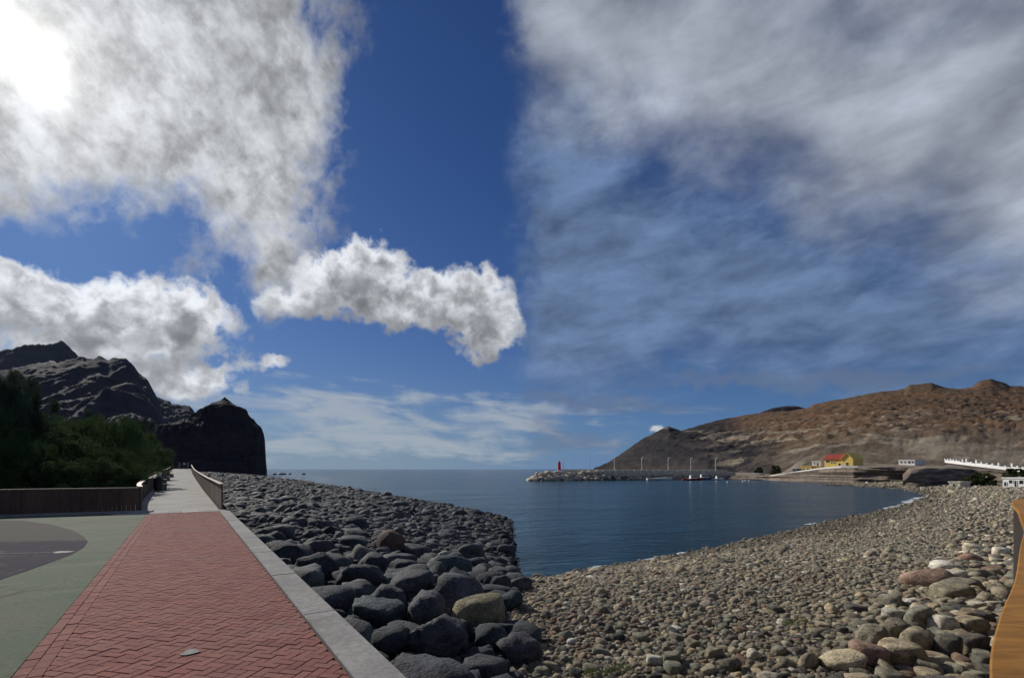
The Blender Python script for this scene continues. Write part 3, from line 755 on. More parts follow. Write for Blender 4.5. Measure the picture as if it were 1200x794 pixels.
def gn_scatter(name, pts, scl, rot, tint, seed, variants, label, cat):
    """one object whose geometry nodes lay the stones down"""
    me = bpy.data.meshes.new(name); me.vertices.add(len(pts)); me.vertices.foreach_set('co', np.asarray(pts, np.float32).ravel())
    def A(nm, typ, data, key): a = me.attributes.new(nm, typ, 'POINT'); a.data.foreach_set(key, np.asarray(data, np.float32).ravel())
    A('scl', 'FLOAT_VECTOR', scl, 'vector'); A('rot', 'FLOAT_VECTOR', rot, 'vector'); A('tint', 'FLOAT', tint, 'value'); A('seed', 'FLOAT', seed, 'value')
    a = me.attributes.new('pick', 'INT', 'POINT'); a.data.foreach_set('value', rng.integers(0, len(variants), len(pts)).astype(np.int32))
    o = link(bpy.data.objects.new(name, me)); tag(o, label, cat, kind='stuff')
    ng = bpy.data.node_groups.new(name, 'GeometryNodeTree')
    ng.interface.new_socket('Geometry', in_out='INPUT', socket_type='NodeSocketGeometry'); ng.interface.new_socket('Geometry', in_out='OUTPUT', socket_type='NodeSocketGeometry')
    N = ng.nodes; Lk = ng.links; gi = N.new('NodeGroupInput'); go = N.new('NodeGroupOutput')
    j = N.new('GeometryNodeJoinGeometry')
    for vi in reversed(variants):
        ob = bpy.data.objects.new(name+'_piece', vi); oi = N.new('GeometryNodeObjectInfo'); oi.inputs[0].default_value = ob; oi.inputs['As Instance'].default_value = True
        Lk.new(oi.outputs['Geometry'], j.inputs[0])
    ip = N.new('GeometryNodeInstanceOnPoints'); m2p = N.new('GeometryNodeMeshToPoints')
    def att(nm, dt): n = N.new('GeometryNodeInputNamedAttribute'); n.data_type = dt; n.inputs[0].default_value = nm; return n.outputs[0]
    Lk.new(gi.outputs[0], m2p.inputs[0]); Lk.new(m2p.outputs[0], ip.inputs['Points']); Lk.new(j.outputs[0], ip.inputs['Instance'])
    ip.inputs['Pick Instance'].default_value = True; Lk.new(att('pick', 'INT'), ip.inputs['Instance Index'])
    e2r = N.new('FunctionNodeEulerToRotation'); Lk.new(att('rot', 'FLOAT_VECTOR'), e2r.inputs[0])
    Lk.new(e2r.outputs[0], ip.inputs['Rotation']); Lk.new(att('scl', 'FLOAT_VECTOR'), ip.inputs['Scale'])
    Lk.new(ip.outputs[0], go.inputs[0])
    md = o.modifiers.new('scatter', 'NODES'); md.node_group = ng
    return o

def shaped(n, flat=(0.55, 0.85), tilt=0.35):
    a = np.column_stack([rng.uniform(0.85, 1.35, n), rng.uniform(0.75, 1.05, n), rng.uniform(*flat, n)])
    rot = np.column_stack([rng.normal(0, tilt, n), rng.normal(0, tilt, n), rng.uniform(0, 6.28, n)])
    return a, rot
def boundary(Y): return 0.02+0.10*np.sin(Y*1.3)+0.06*np.sin(Y*3.1)

# --- left: boulders.  hero stones first: px centre x, base y, width, height, mesh, tint, label
heroes = [
 (560, 741, 66, 42, ('X', 0), 0.97, 'large smooth tan oval boulder at the beach end of the boulder field'),
 (513, 784, 74, 62, ('X', 1), 0.45, 'biggest rough dark grey boulder in front of the tan oval one'),
 (443, 742, 66, 38, ('X', 2), 0.68, 'broad greenish-grey boulder with a pale scar on its rounded top'),
 (497, 742, 52, 46, 4, 0.4, 'dark pitted boulder between the greenish broad one and the tan oval one'),
 (454, 778, 52, 42, 1, 0.6, 'grey angular boulder just off the kerb, below the broad greenish one'),
 (575, 768, 46, 36, 2, 0.62, 'smooth blue-grey boulder below the tan oval boulder'),
 (560, 790, 34, 30, 3, 0.5, 'small knobbly grey boulder beside the blue-grey one'),
 (476, 796, 44, 28, 5, 0.42, 'low dark boulder nearest the kerb at the bottom of the beach'),
 (418, 713, 46, 32, 6, 0.35, 'squarish dark boulder touching the kerb end of the boulder rows'),
 (470, 704, 40, 22, 7, 0.3, None), (510, 690, 34, 32, 8, 0.72, 'dark faceted boulder standing upright in the middle row'),
 (330, 637, 28, 26, 0, 0.42, 'upright grey boulder against the kerb, farther up the path'),
 (352, 667, 32, 30, 9, 0.36, 'dark wedge-shaped boulder beside the kerb'), (378, 676, 28, 20, 10, 0.62, None), (404, 688, 40, 22, 11, 0.35, None),
 (418, 665, 40, 18, 1, 0.5, None), (412, 645, 40, 18, 2, 0.62, None), (415, 630, 32, 10, 4, 0.75, None), (455, 650, 34, 30, 5, 0.9, 'reddish-brown boulder in the middle of the field'),
 (485, 655, 40, 18, 6, 0.5, None), (550, 663, 34, 26, 7, 0.7, None), (560, 688, 40, 18, 8, 0.55, None), (586, 682, 34, 18, 9, 0.7, None), (548, 700, 42, 20, 10, 0.48, None),
 (584, 702, 30, 28, 11, 0.6, None), (455, 690, 30, 20, 0, 0.7, None), (520, 655, 16, 10, 3, 1.0, 'small white stone lying between dark boulders near the sea end'), (468, 682, 26, 14, 2, 0.85, None), (583, 735, 30, 30, 4, 0.4, None),
 (536, 775, 22, 18, 5, 0.5, None), (395, 700, 20, 14, 5, 0.5, None), (500, 672, 28, 18, 1, 0.4, None), (532, 668, 26, 20, 3, 0.45, None),(595, 655, 24, 18, 3, 0.5, None),
]
taken = []; bcount = 0; pend = []; marks_l = []
SHORT_L = {heroes[0][7-1]: 'the tan oval boulder', heroes[1][6]: 'the biggest rough boulder', heroes[2][6]: 'the broad greenish-grey boulder', heroes[4][6]: 'the grey angular boulder off the kerb',
           heroes[5][6]: 'the smooth blue-grey boulder', heroes[8][6]: 'the squarish dark boulder by the kerb', heroes[11][6]: 'the upright grey boulder against the kerb', heroes[18][6]: 'the reddish-brown boulder', heroes[26][6]: 'the small white stone'}
def tname(t):
    return 'near-black' if t < 0.25 else 'dark grey' if t < 0.45 else 'mid grey' if t < 0.62 else 'greenish grey' if t < 0.75 else 'brownish grey' if t < 0.86 else 'reddish brown' if t < 0.94 else 'tan' if t < 0.985 else 'white'
ORD = ['nearest', 'second nearest', 'third nearest', 'fourth nearest', 'fifth nearest', 'sixth nearest', 'seventh nearest', 'eighth nearest', 'ninth nearest', 'tenth nearest']
def relabel(items, marks, noun):
    """items: (object, X, Y, adjectives); marks: (short name, X, Y). Names each stone by its look and the nearest landmark."""
    groups = {}
    for o, X, Y, adj in items:
        nm, mx, my = min(marks, key=lambda q: math.hypot((X-q[1])*1.0, (Y-q[2])*0.8)/(1+0.05*Y))
        px, mpx = X/Y, mx/my
        adj = adj if len(nm.split()) < 8 else adj.replace('pale grey', 'pale').replace('rusty brown', 'rusty').replace('olive grey', 'olive').replace('slate grey', 'slate').replace('cream white', 'cream')
        if abs(px-mpx)*F > abs(F*2.3/Y-F*2.3/my): side = 'right of' if px > mpx else 'left of'
        else: side = 'beyond' if Y > my else 'in front of'
        groups.setdefault((adj, side, nm), []).append((math.hypot(X-mx, Y-my), o))
    for (adj, side, nm), L in groups.items():
        L.sort(key=lambda q: q[0])
        for i, (d, o) in enumerate(L):
            o['label'] = (f'{adj} {noun} {side} {nm}' if len(L) == 1 else f'{ORD[min(i, 9)]} {adj} {noun} {side} {nm}')
def bplace(X, Y):
    perp = X*RV.x+Y*RV.y-P_K
    if perp < 1.6: return 'lying close against the promenade kerb'
    sd = float(shore_sd(np.array([X]), np.array([Y]))[0])
    if sd < 5: return 'at the edge of the sea'
    return 'in the boulder field between kerb and sea' if Y < 13 else 'in the farther rows of the boulder field'
def add_stone(name, me, X, Y, z, sx, sy, sz, rot, tint, label, cat, group):
    o = bpy.data.objects.new(name, me); o.location = (X, Y, z); o.scale = (sx, sy, sz); o.rotation_euler = rot
    o['tint'] = float(tint); o['seed'] = random.random(); link(o); tag(o, label, cat, group); return o
for (px, py, w, h, mi, tint, label) in heroes:
    X, D = ray_ground(px, py-h*0.12); r = w/2*D/F; rz = h/2*D/F*0.98
    me = B_XH[mi[1]] if isinstance(mi, tuple) else B_HI[mi]
    z = float(beach_z(np.array([X]), np.array([D]))[0])
    label_ = label or 'pending'
    o_ = add_stone('boulder', me, X, D+r*0.3, z+rz*0.78, r, r*random.uniform(0.75, 0.95), rz, (random.uniform(-.12, .12), random.uniform(-.12, .12), random.uniform(-.35, .35) if w > 40 else random.uniform(0, 6)), tint, label_, 'boulder', 'boulders beside the kerb')
    if not label: pend.append((o_, X, D+r*0.3, f'hand-placed'.replace('hand-placed', 'large '+tname(tint))))
    taken.append((X, D+r*0.3, r)); bcount += 1
    if label and label in SHORT_L: marks_l.append((SHORT_L[label], X, D+r*0.3))

def dart(n, xs, ys, size_fn, ok_fn, taken, pack, grid=0.6):
    """dart throwing with varied radii"""
    cells = {}
    def key(x, y): return int(math.floor(x/grid)), int(math.floor(y/grid))
    for t in taken: cells.setdefault(key(t[0], t[1]), []).append(t)
    out = []
    X = rng.uniform(*xs, n); Y = rng.uniform(*ys, n); ok = ok_fn(X, Y); X = X[ok]; Y = Y[ok]; S = size_fn(X, Y)
    od = np.argsort(-S); X, Y, S = X[od], Y[od], S[od]
    for x, y, s in zip(X.tolist(), Y.tolist(), S.tolist()):
        i, j = key(x, y); bad = False
        for a in (-1, 0, 1):
            for b in (-1, 0, 1):
                for t in cells.get((i+a, j+b), ()):
                    if (t[0]-x)**2+(t[1]-y)**2 < ((t[2]+s)*pack)**2: bad = True; break
                if bad: break
            if bad: break
        if not bad: t = (x, y, s); cells.setdefault((i, j), []).append(t); out.append(t)
    return out
def left_ok(X, Y, m=0.0):
    perp = X*RV.x+Y*RV.y-P_K
    return (perp > 0.12+m) & (X < boundary(Y)) & (shore_sd(X, Y) > -0.8)
def size_l(X, Y):
    base = rng.lognormal(-1.85, 0.5, len(X)); k = 1-0.55*sstep((Y-11)/9)-0.25*sstep((X+1.2)/1.0)*sstep((Y-8)/3)
    return np.clip(base*k, 0.07, 0.5)
near_l = dart(26000, (-13, 0.4), (2.0, 24), size_l, lambda X, Y: left_ok(X, Y) & (Y < 24), taken, 0.80)
def vis(x, y): return y > 3.0 and -1.03 < x/y < 1.03
near_l.sort(key=lambda t: -(t[2]/max(t[1], 1))*(1 if vis(t[0], t[1]) else 0))
k = 300-bcount; solo, rest = near_l[:k], near_l[k:]
def tint_l(n): return np.clip(rng.beta(2.0, 2.4, n)*0.86+np.where(rng.random(n) > 0.965, 0.2, 0)+np.where(rng.random(n) > 0.99, 0.3, 0), 0, 1)
sc, ro = shaped(len(solo), (0.55, 0.9), 0.3); ti = tint_l(len(solo))
for i, (x, y, s) in enumerate(solo):
    z = float(beach_z(np.array([x]), np.array([y]))[0]); tx = float(ti[i])
    size = 'large' if s > 0.3 else 'medium' if s > 0.19 else 'small'; shp = 'flat ' if sc[i, 2] < 0.66 else 'tall ' if sc[i, 2] > 0.82 else ''
    o_ = add_stone('boulder', B_HI[i % 12], x, y, z+s*sc[i, 2]*0.55, *(s*sc[i]), tuple(ro[i]), tx, 'pending', 'boulder', 'boulders beside the kerb'); pend.append((o_, x, y, f'{size} {shp}{tname(tx)}'))
c_ = PR(23.2, 1.3); marks_l.append(('the near end of the seaward fence', c_.x, c_.y)); c_ = G(590, 612, SEA); marks_l.append(('the seaward tip of the boulder beach', c_.x, c_.y))
relabel(pend, marks_l, 'boulder')
def scatter(name, S, variants, tintf, label, cat, lift=0.35, flat=(0.5, 0.85), tilt=0.3):
    S = np.array(S); n = len(S); z = beach_z(S[:, 0], S[:, 1]); sc, ro = shaped(n, flat, tilt)
    scl = sc*S[:, 2:3]; P = np.column_stack([S[:, 0], S[:, 1], z+scl[:, 2]*lift])
    gn_scatter(name, P, scl, ro, tintf(n) if callable(tintf) else tintf, rng.random(n), variants, label, cat)
fillers = dart(9000, (-13, 0.4), (1.5, 24), lambda X, Y: rng.uniform(0.05, 0.11, len(X)), left_ok, [], 0.75, 0.3)
scatter('small_boulders', rest+fillers, B_LO, tint_l, 'dark rounded stones filling the gaps between the boulders beside the kerb', 'stones')
n = 170000; Y = np.exp(rng.uniform(math.log(22), math.log(330), n)); X = -Y*rng.uniform(-0.01, 0.62, n)
ok = left_ok(X, Y) & (X < boundary(Y)); X, Y = X[ok], Y[ok]
S = np.clip(rng.lognormal(-1.9, 0.42, len(X))*(0.75+1.1*sstep((Y-45)/200)), 0.06, 0.8)
scatter('far_boulders', np.column_stack([X, Y, S]), [boulder_mesh('stone_far', 1, 140+k, M_basalt) for k in range(5)]+B_LO[:4], tint_l, 'dark volcanic stones covering the long beach below the promenade', 'stones')

# --- right: cobbles
taken_r = []; marks_r = []; pend_r = []
SHORT_R = {(993, 790): 'the long pale cream stone', (1023, 786): 'the big reddish brown stone', (1060, 786): 'the wide brown-grey stone', (1110, 746): 'the round pale yellow stone', (1120, 778): 'the dark slate-blue boulder', (1058, 750): 'the olive-grey flat stone',
           (1030, 768): 'the tall leaning purplish stone', (1097, 692): 'the broad rusty red boulder', (1124, 686): 'the ochre yellow boulder', (1110, 672): 'the whitish flat stone', (768, 782): 'the white pebble in the lower middle', (612, 755): 'the dark slate stone by the boulder field'}
cob = [
 (993, 790, 52, 22, 0, 0.90, 'long pale cream stone at the bottom of the pebble beach'),
 (1023, 786, 42, 34, 1, 0.79, 'big reddish brown angular stone beside the pale cream one'),
 (1060, 786, 50, 34, 2, 0.45, 'wide brown-grey stone below the round yellow one'),
 (1110, 746, 32, 24, 3, 0.98, 'round pale yellow stone in the bottom right corner of the beach'),
 (1120, 778, 36, 32, 4, 0.12, 'dark slate-blue boulder next to the railing'),
 (1058, 750, 38, 22, 5, 0.24, 'olive-grey flat stone in the row of larger stones'),
 (1030, 768, 34, 36, 6, 0.28, 'tall purplish-grey stone leaning in the row of larger stones'),
 (1048, 760, 28, 30, 7, 0.30, None), (1080, 770, 44, 34, 8, 0.5, None), (1142, 772, 36, 30, 9, 0.14, None),
 (1082, 740, 36, 28, 10, 0.58, None), (1140, 748, 34, 26, 11, 0.42, None), (1010, 740, 24, 12, 0, 0.6, None), (1052, 732, 30, 20, 1, 0.86, None),
 (1120, 706, 44, 22, 2, 0.3, None), (1097, 692, 60, 24, 3, 0.79, 'broad rusty red boulder with pale stones on its upper side'), (1124, 686, 30, 18, 4, 0.97, 'ochre yellow boulder beside the broad rusty one'),
 (1110, 672, 34, 14, 5, 0.99, 'whitish flat stone above the ochre boulder'), (1135, 700, 44, 22, 6, 0.2, None), (1150, 680, 26, 14, 7, 0.5, None), (1142, 662, 28, 14, 8, 0.78, None),
 (768, 782, 20, 14, 9, 1.0, 'white pebble in the lower middle of the pebble beach'), (789, 783, 24, 18, 10, 0.6, None), (770, 776, 12, 8, 1, 0.95, None),
 (1070, 712, 14, 10, 3, 1.0, None), (1050, 715, 26, 18, 4, 0.6, None), (1177, 655, 18, 14, 4, 0.97, None), (1142, 648, 20, 12, 1, 0.96, None), (1144, 716, 22, 12, 9, 0.97, None), (1168, 716, 18, 12, 9, 0.85, None), (1155, 735, 26, 18, 7, 0.12, None),
 (612, 755, 18, 13, 11, 0.08, 'dark slate stone on the beach just past the boulder field'), (884, 776, 18, 14, 5, 0.97, None), (860, 768, 14, 9, 5, 0.95, None), (838, 775, 22, 16, 2, 0.35, None), (858, 790, 26, 18, 3, 0.2, None), (1006, 720, 24, 12, 6, 0.1, None), (1158, 790, 30, 24, 2, 0.14, None)]
def rail_clear(X, Y, m=0.06):
    X = np.asarray(X); Y = np.asarray(Y); ok = np.ones(X.shape, bool); d = np.full(X.shape, 1e9)
    for p in RAIL[::2]: d = np.minimum(d, np.hypot(X-p.x-0.1, Y-p.y+0.1))
    return d > m+0.15
def cname(t): return 'slate grey' if t < 0.18 else 'olive grey' if t < 0.4 else 'buff' if t < 0.53 else 'green-grey' if t < 0.65 else 'tan' if t < 0.74 else 'rusty brown' if t < 0.82 else 'pale grey' if t < 0.89 else 'ochre' if t < 0.955 else 'cream white'
def cplace(X, Y):
    sd = float(shore_sd(np.array([X]), np.array([Y]))[0])
    d = min(math.hypot(X-p.x, Y-p.y) for p in RAIL)
    if d < 1.6: return 'beside the wooden railing'
    if sd < 3: return 'near the water of the bay'
    return 'on the pebble beach next to the boulder field' if X < 2.2 else 'in the middle of the pebble beach'
for (px, py, w, h, mi, tint, label) in cob:
    X, D = ray_ground(px, py-h*0.15); r = w/2*D/F; rz = h/2*D/F
    z = float(beach_z(np.array([X]), np.array([D]))[0])
    o_ = add_stone('beach_stone', C_HI[mi], X, D+r*0.3, z+rz*0.72, r, r*random.uniform(0.75, 0.95), rz, (random.uniform(-.15, .15), random.uniform(-.15, .15), random.uniform(-.4, .4)), tint, label or 'pending', 'stone', 'stones on the pebble beach')
    if label: marks_r.append((SHORT_R.get((px, py), None), X, D+r*0.3))
    else: pend_r.append((o_, X, D+r*0.3, 'larger '+cname(tint)))
    taken_r.append((X, D+r*0.3, r))
def right_ok(X, Y): return (X > boundary(Y)+0.02) & (shore_sd(X, Y) > -0.5) & (X < 1.08*Y+1.2) & (X*RV.x+Y*RV.y-P_K > 0.15) & rail_clear(X, Y)
def size_r(X, Y):
    s = rng.lognormal(-3.82, 0.46, len(X))
    az = X/np.maximum(Y, 1); big = sstep((az-0.55)/0.35)*(1-sstep((Y-7.5)/6))
    s = s*(1+2.2*big*rng.random(len(X))**1.5)
    return np.clip(s, 0.014, 0.13)
near_r = dart(430000, (-0.2, 16), (4.0, 15), size_r, right_ok, taken_r, 0.74, 0.25)
near_r.sort(key=lambda t: -(t[2]/max(t[1], 1))*(1 if vis(t[0], t[1]) else 0))
k = 300-len(cob); solo, rest = near_r[:k], near_r[k:]
def tint_r(n): return np.clip(np.where(rng.random(n) < 0.50, rng.uniform(0.05, 0.62, n), np.where(rng.random(n) < 0.78, rng.uniform(0.5, 0.86, n), rng.uniform(0.86, 1.0, n))), 0, 1)
sc, ro = shaped(len(solo), (0.5, 0.8), 0.25); ti = tint_r(len(solo))
for i, (x, y, s) in enumerate(solo):
    z = float(beach_z(np.array([x]), np.array([y]))[0]); tx = float(ti[i])
    size = 'big' if s > 0.11 else 'medium' if s > 0.08 else 'small'; shp = 'flat ' if sc[i, 2] < 0.6 else 'tall ' if sc[i, 2] > 0.72 else ''
    o_ = add_stone('beach_stone', C_HI[i % 12], x, y, z+s*sc[i, 2]*0.5, *(s*sc[i]), tuple(ro[i]), tx, 'pending', 'stone', 'stones on the pebble beach'); pend_r.append((o_, x, y, f'{size} {shp}{cname(tx)}'))
for nm_, x_, y_ in (('the green weeds in mid-beach', 935, 733), ('the weeds at the bottom edge', 712, 792), ('the curve of the wooden railing', 1180, 640), ('the water at the near shore', 640, 684)):
    a_, b_ = ray_ground(x_, y_); marks_r.append((nm_, a_, b_))
marks_r = [m_ for m_ in marks_r if m_[0]]
relabel(pend_r, marks_r, 'stone')
fill = dart(60000, (-0.2, 14), (4.0, 13), lambda X, Y: rng.uniform(0.018, 0.035, len(X)), lambda X, Y: right_ok(X, Y) & (Y < 4.5+10*rng.random(len(X))), [], 0.7, 0.1)
scatter('pebbles', rest+fill, C_LO, tint_r, 'mixed grey, tan and cream pebbles covering the near beach', 'pebbles', 0.3, (0.4, 0.8))
n = 420000; Y = np.exp(rng.uniform(math.log(14.5), math.log(150), n)); X = Y*rng.uniform(-0.02, 1.06, n)
ok = right_ok(X, Y); X, Y = X[ok], Y[ok]; S = np.clip(rng.lognormal(-3.48, 0.5, len(X))*(1+2.2*sstep((Y-20)/90)), 0.025, 0.5)
scatter('far_pebbles', np.column_stack([X, Y, S]), [boulder_mesh('pebble_far', 1, 160+k, M_cobble) for k in range(5)]+C_LO[:4], tint_r, 'mixed pebbles of the beach running down to the water of the bay', 'pebbles', 0.3, (0.4, 0.8))
# larger stones along the inland side of the far beach
n = 5000; Y = rng.uniform(9, 60, n); X = Y*rng.uniform(0.86, 1.06, n); ok = right_ok(X, Y); X, Y = X[ok], Y[ok]
scatter('berm_stones', np.column_stack([X, Y, rng.uniform(0.08, 0.2, len(X))])[:1600], C_LO, tint_r, 'larger pale stones along the landward side of the beach near the railing', 'stones', 0.5)

# ------------------------------------------------------------------ mountains and hills
def interp(pts, x):
    xs = [p[0] for p in pts]; ys = [p[1] for p in pts]; return np.interp(x, xs, ys)
def ridge(name, sil, Df, Dr, Db, base, mat, nx, ny, gully=8, gscale=1.0, power=1.0, foot=None, rough=1.0, seed=0, kind='structure', shape=None, strata=0.0, jag=0.0, smear=0.08):
    """a hill: crest follows sil at depth Dr, front slope down to Df, back slope to Db"""
    x0, x1 = sil[0][0], sil[-1][0]; xs = np.linspace(x0, x1, nx)
    nf = ny; nb = max(6, ny//4); V = []
    Dfx = interp(Df, xs) if isinstance(Df, list) else np.full(nx, float(Df))
    Drx = interp(Dr, xs) if isinstance(Dr, list) else np.full(nx, float(Dr))
    cy = interp(sil, xs); top = EYE-(cy-HY)/F*Drx; bs = interp(base, xs) if isinstance(base, list) else np.full(nx, float(base))
    jit = np.array([mnoise.fractal(Vector((x*0.11, seed*3.3, 0)), 0.9, 2.1, 4) for x in xs])*jag*Drx/F; top = top+jit
    kw = max(3, int(nx*smear)); ker = np.ones(kw)/kw; low = np.convolve(np.pad(top, kw, mode='edge'), ker, 'same')[kw:-kw]
    T = list(np.linspace(0, 1, nf))+list(1+np.linspace(0, 1, nb+1)[1:])
    for t in T:
        for i, x in enumerate(xs):
            if t <= 1: D = Dfx[i]+(Drx[i]-Dfx[i])*t; k = (shape(t) if shape else t**power); amp = 1-t**6
            else: D = Drx[i]+(Db-Drx[i])*(t-1) if not isinstance(Db, list) else Drx[i]+(interp(Db, x)-Drx[i])*(t-1); k = 1-(t-1)**1.2; amp = 0.5
            X = (x-600)/F*D; te = low[i]+(top[i]-low[i])*min(1, t)**5 if t <= 1 else top[i]; H = te-bs[i]; z = bs[i]+H*k
            q = Vector((X/gscale, D/gscale*0.45, seed*9.1))
            rn = mnoise.ridged_multi_fractal(q*0.02, 0.9, 2.1, 5, 1.0, 2.0)-1.0
            fn = mnoise.fractal(Vector((X/gscale, D/gscale, z/gscale*1.3+seed))*0.09, 0.8, 2.2, 5)
            env = min(1, max(0, k)*4)*amp*min(1, H/20)
            z += gully*rn*env*(1-k*0.55)+rough*fn*(env+0.25*min(1, max(k, 0)*4))
            if strata: z += strata*0.5*math.sin(z/strata*1.4+2*fn)*env
            if t == 0: z = bs[i]-2
            V.append((X, D, z))
    n = nx; m = len(T); f = [(j*n+i, j*n+i+1, (j+1)*n+i+1, (j+1)*n+i) for j in range(m-1) for i in range(n-1)]
    # round the ends off by sinking end columns
    V = np.array(V)
    o = link(bpy.data.objects.new(name, npmesh(name, V, f, mat, False))); tag(o, kind=kind); return o
def rock_fn(cols, sc=0.02, strata=0.12, spec=None, bumpd=3.0):
    def fn(t, bs):
        p = t.new('ShaderNodeNewGeometry').outputs['Position']; nz = t.sep(t.new('ShaderNodeNewGeometry').outputs['Normal'])[2]
        n = t.noise(p, sc, 9, 0.65, 0.3).outputs[0]; m = t.noise(p, sc*9, 8, 0.7).outputs[0]
        st = t.noise(t.mapping(p, rot=(R(4), R(3), 0), scale=(8, 8, 1)), strata, 6, 0.6, 0.4).outputs[0]
        c = t.mix(t.smooth(n, 0.36, 0.64), cols[0], cols[1])
        c = t.mix(t.smooth(st, 0.5, 0.64, 0, 0.75), c, cols[2])
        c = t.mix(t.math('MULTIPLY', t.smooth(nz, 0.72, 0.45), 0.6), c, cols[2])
        c = t.vmath('SCALE', c, scale=t.math('MAXIMUM', t.math('MULTIPLY_ADD', m, 1.7, 0.15), 0.1))
        if spec:
            vv = t.voro(p, spec[0]); k = t.math('MULTIPLY', t.smooth(vv.outputs['Distance'], 0.34, 0.12), t.smooth(t.sep(vv.outputs['Color'])[0], 0.62, 0.7))
            c = t.mix(t.math('MULTIPLY', k, 0.75), c, spec[1])
            dk = t.voro(t.vmath('ADD', p, (31, 17, 5)), spec[0]*1.3); k2 = t.math('MULTIPLY', t.smooth(dk.outputs['Distance'], 0.38, 0.12), t.smooth(t.sep(dk.outputs['Color'])[0], 0.5, 0.6))
            c = t.mix(t.math('MULTIPLY', k2, 0.7), c, spec[2])
        t.l.new(c, bs.inputs['Base Color'])
        h = t.math('ADD', m, t.math('MULTIPLY', st, 1.2)); t.l.new(t.bump(h, 0.8, bumpd), bs.inputs['Normal'])
        bs.inputs['Roughness'].default_value = 0.92; bs.inputs['Specular IOR Level'].default_value = 0.1
    return fn
M_mount = material('mountain_rock', rock_fn([(0.042, 0.040, 0.052), (0.032, 0.036, 0.049), (0.024, 0.025, 0.036)], 0.006, 0.03, bumpd=2.5))
M_mount2 = material('dark_cliff_rock', rock_fn([(0.030, 0.026, 0.034), (0.022, 0.021, 0.029), (0.045, 0.036, 0.042)], 0.03, 0.1, bumpd=2.5))
M_head = material('headland_rock', rock_fn([(0.040, 0.034, 0.036), (0.062, 0.048, 0.042), (0.02, 0.019, 0.023)], 0.02, 0.1))
def hill_fn(t, bs):
    p = t.new('ShaderNodeNewGeometry').outputs['Position']; g = t.sep(p); nz = t.sep(t.new('ShaderNodeNewGeometry').outputs['Normal'])[2]
    n = t.noise(p, 0.012, 9, 0.62, 0.4).outputs[0]; m = t.noise(p, 0.12, 9, 0.72).outputs[0]; m2 = t.noise(p, 0.7, 6, 0.7).outputs[0]
    c = t.mix(t.smooth(n, 0.35, 0.62), (0.150, 0.084, 0.046), (0.115, 0.074, 0.045))
    low = t.smooth(t.math('ADD', g[2], t.math('MULTIPLY', n, 40)), 46, 22)          # pale exposed rock near the shore
    c = t.mix(t.math('MULTIPLY', low, 0.75), c, (0.21, 0.175, 0.13))
    st = t.noise(t.mapping(p, rot=(R(5), 0, 0), scale=(9, 9, 1)), 0.11, 6, 0.6, 0.5).outputs[0]
    c = t.mix(t.smooth(st, 0.52, 0.66, 0, 0.5), c, (0.085, 0.06, 0.048))
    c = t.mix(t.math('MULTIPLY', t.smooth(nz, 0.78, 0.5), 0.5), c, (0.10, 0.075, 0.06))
    c = t.vmath('SCALE', c, scale=t.math('MAXIMUM', t.math('ADD', t.math('MULTIPLY_ADD', m, 1.8, -0.3), t.math('MULTIPLY', m2, 0.8)), 0.15))
    vv = t.voro(p, 0.16); k = t.math('MULTIPLY', t.smooth(vv.outputs['Distance'], 0.30, 0.1), t.smooth(t.sep(vv.outputs['Color'])[0], 0.6, 0.68))
    c = t.mix(t.math('MULTIPLY', k, 0.75), c, (0.36, 0.29, 0.19))
    dk = t.voro(p, 0.3); k2 = t.math('MULTIPLY', t.smooth(dk.outputs['Distance'], 0.34, 0.1), t.smooth(t.sep(dk.outputs['Color'])[1], 0.5, 0.6))
    c = t.mix(t.math('MULTIPLY', k2, 0.7), c, (0.05, 0.042, 0.028))
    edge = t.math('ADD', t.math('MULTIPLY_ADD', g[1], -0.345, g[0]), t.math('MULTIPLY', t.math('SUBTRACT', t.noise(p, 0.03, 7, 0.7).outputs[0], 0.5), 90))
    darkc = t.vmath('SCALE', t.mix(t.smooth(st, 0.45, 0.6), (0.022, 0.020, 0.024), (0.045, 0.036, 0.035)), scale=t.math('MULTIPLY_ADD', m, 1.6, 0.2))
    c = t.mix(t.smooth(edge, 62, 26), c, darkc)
    pale = t.math('MULTIPLY', t.smooth(t.noise(p, 0.035, 7, 0.68, 0.6).outputs[0], 0.50, 0.60), t.math('MULTIPLY', t.smooth(g[2], 42, 24), t.smooth(edge, 5, 40)))
    c = t.mix(t.math('MULTIPLY', pale, 0.75), c, t.vmath('SCALE', t.comb(0.33, 0.28, 0.205), scale=t.math('MULTIPLY_ADD', m, 1.5, 0.25)))
    # faint tracks winding across the slope
    tr = t.math('ABSOLUTE', t.math('SUBTRACT', t.math('ADD', g[2], t.math('MULTIPLY', t.noise(p, 0.01, 3, 0.5).outputs[0], 60)), 68))
    c = t.mix(t.smooth(tr, 1.3, 0.4, 0, 0.45), c, (0.36, 0.29, 0.21))
    t.l.new(c, bs.inputs['Base Color']); t.l.new(t.bump(t.math('ADD', m, t.math('MULTIPLY', m2, 0.3)), 0.8, 1.6), bs.inputs['Normal'])
    bs.inputs['Roughness'].default_value = 0.93; bs.inputs['Specular IOR Level'].default_value = 0.1
M_hill = material('brown_hillside', hill_fn)
M_shore_rock = material('shore_rock', rock_fn([(0.30, 0.245, 0.185), (0.19, 0.15, 0.12), (0.07, 0.057, 0.05)], 0.08, 0.35, bumpd=0.6))

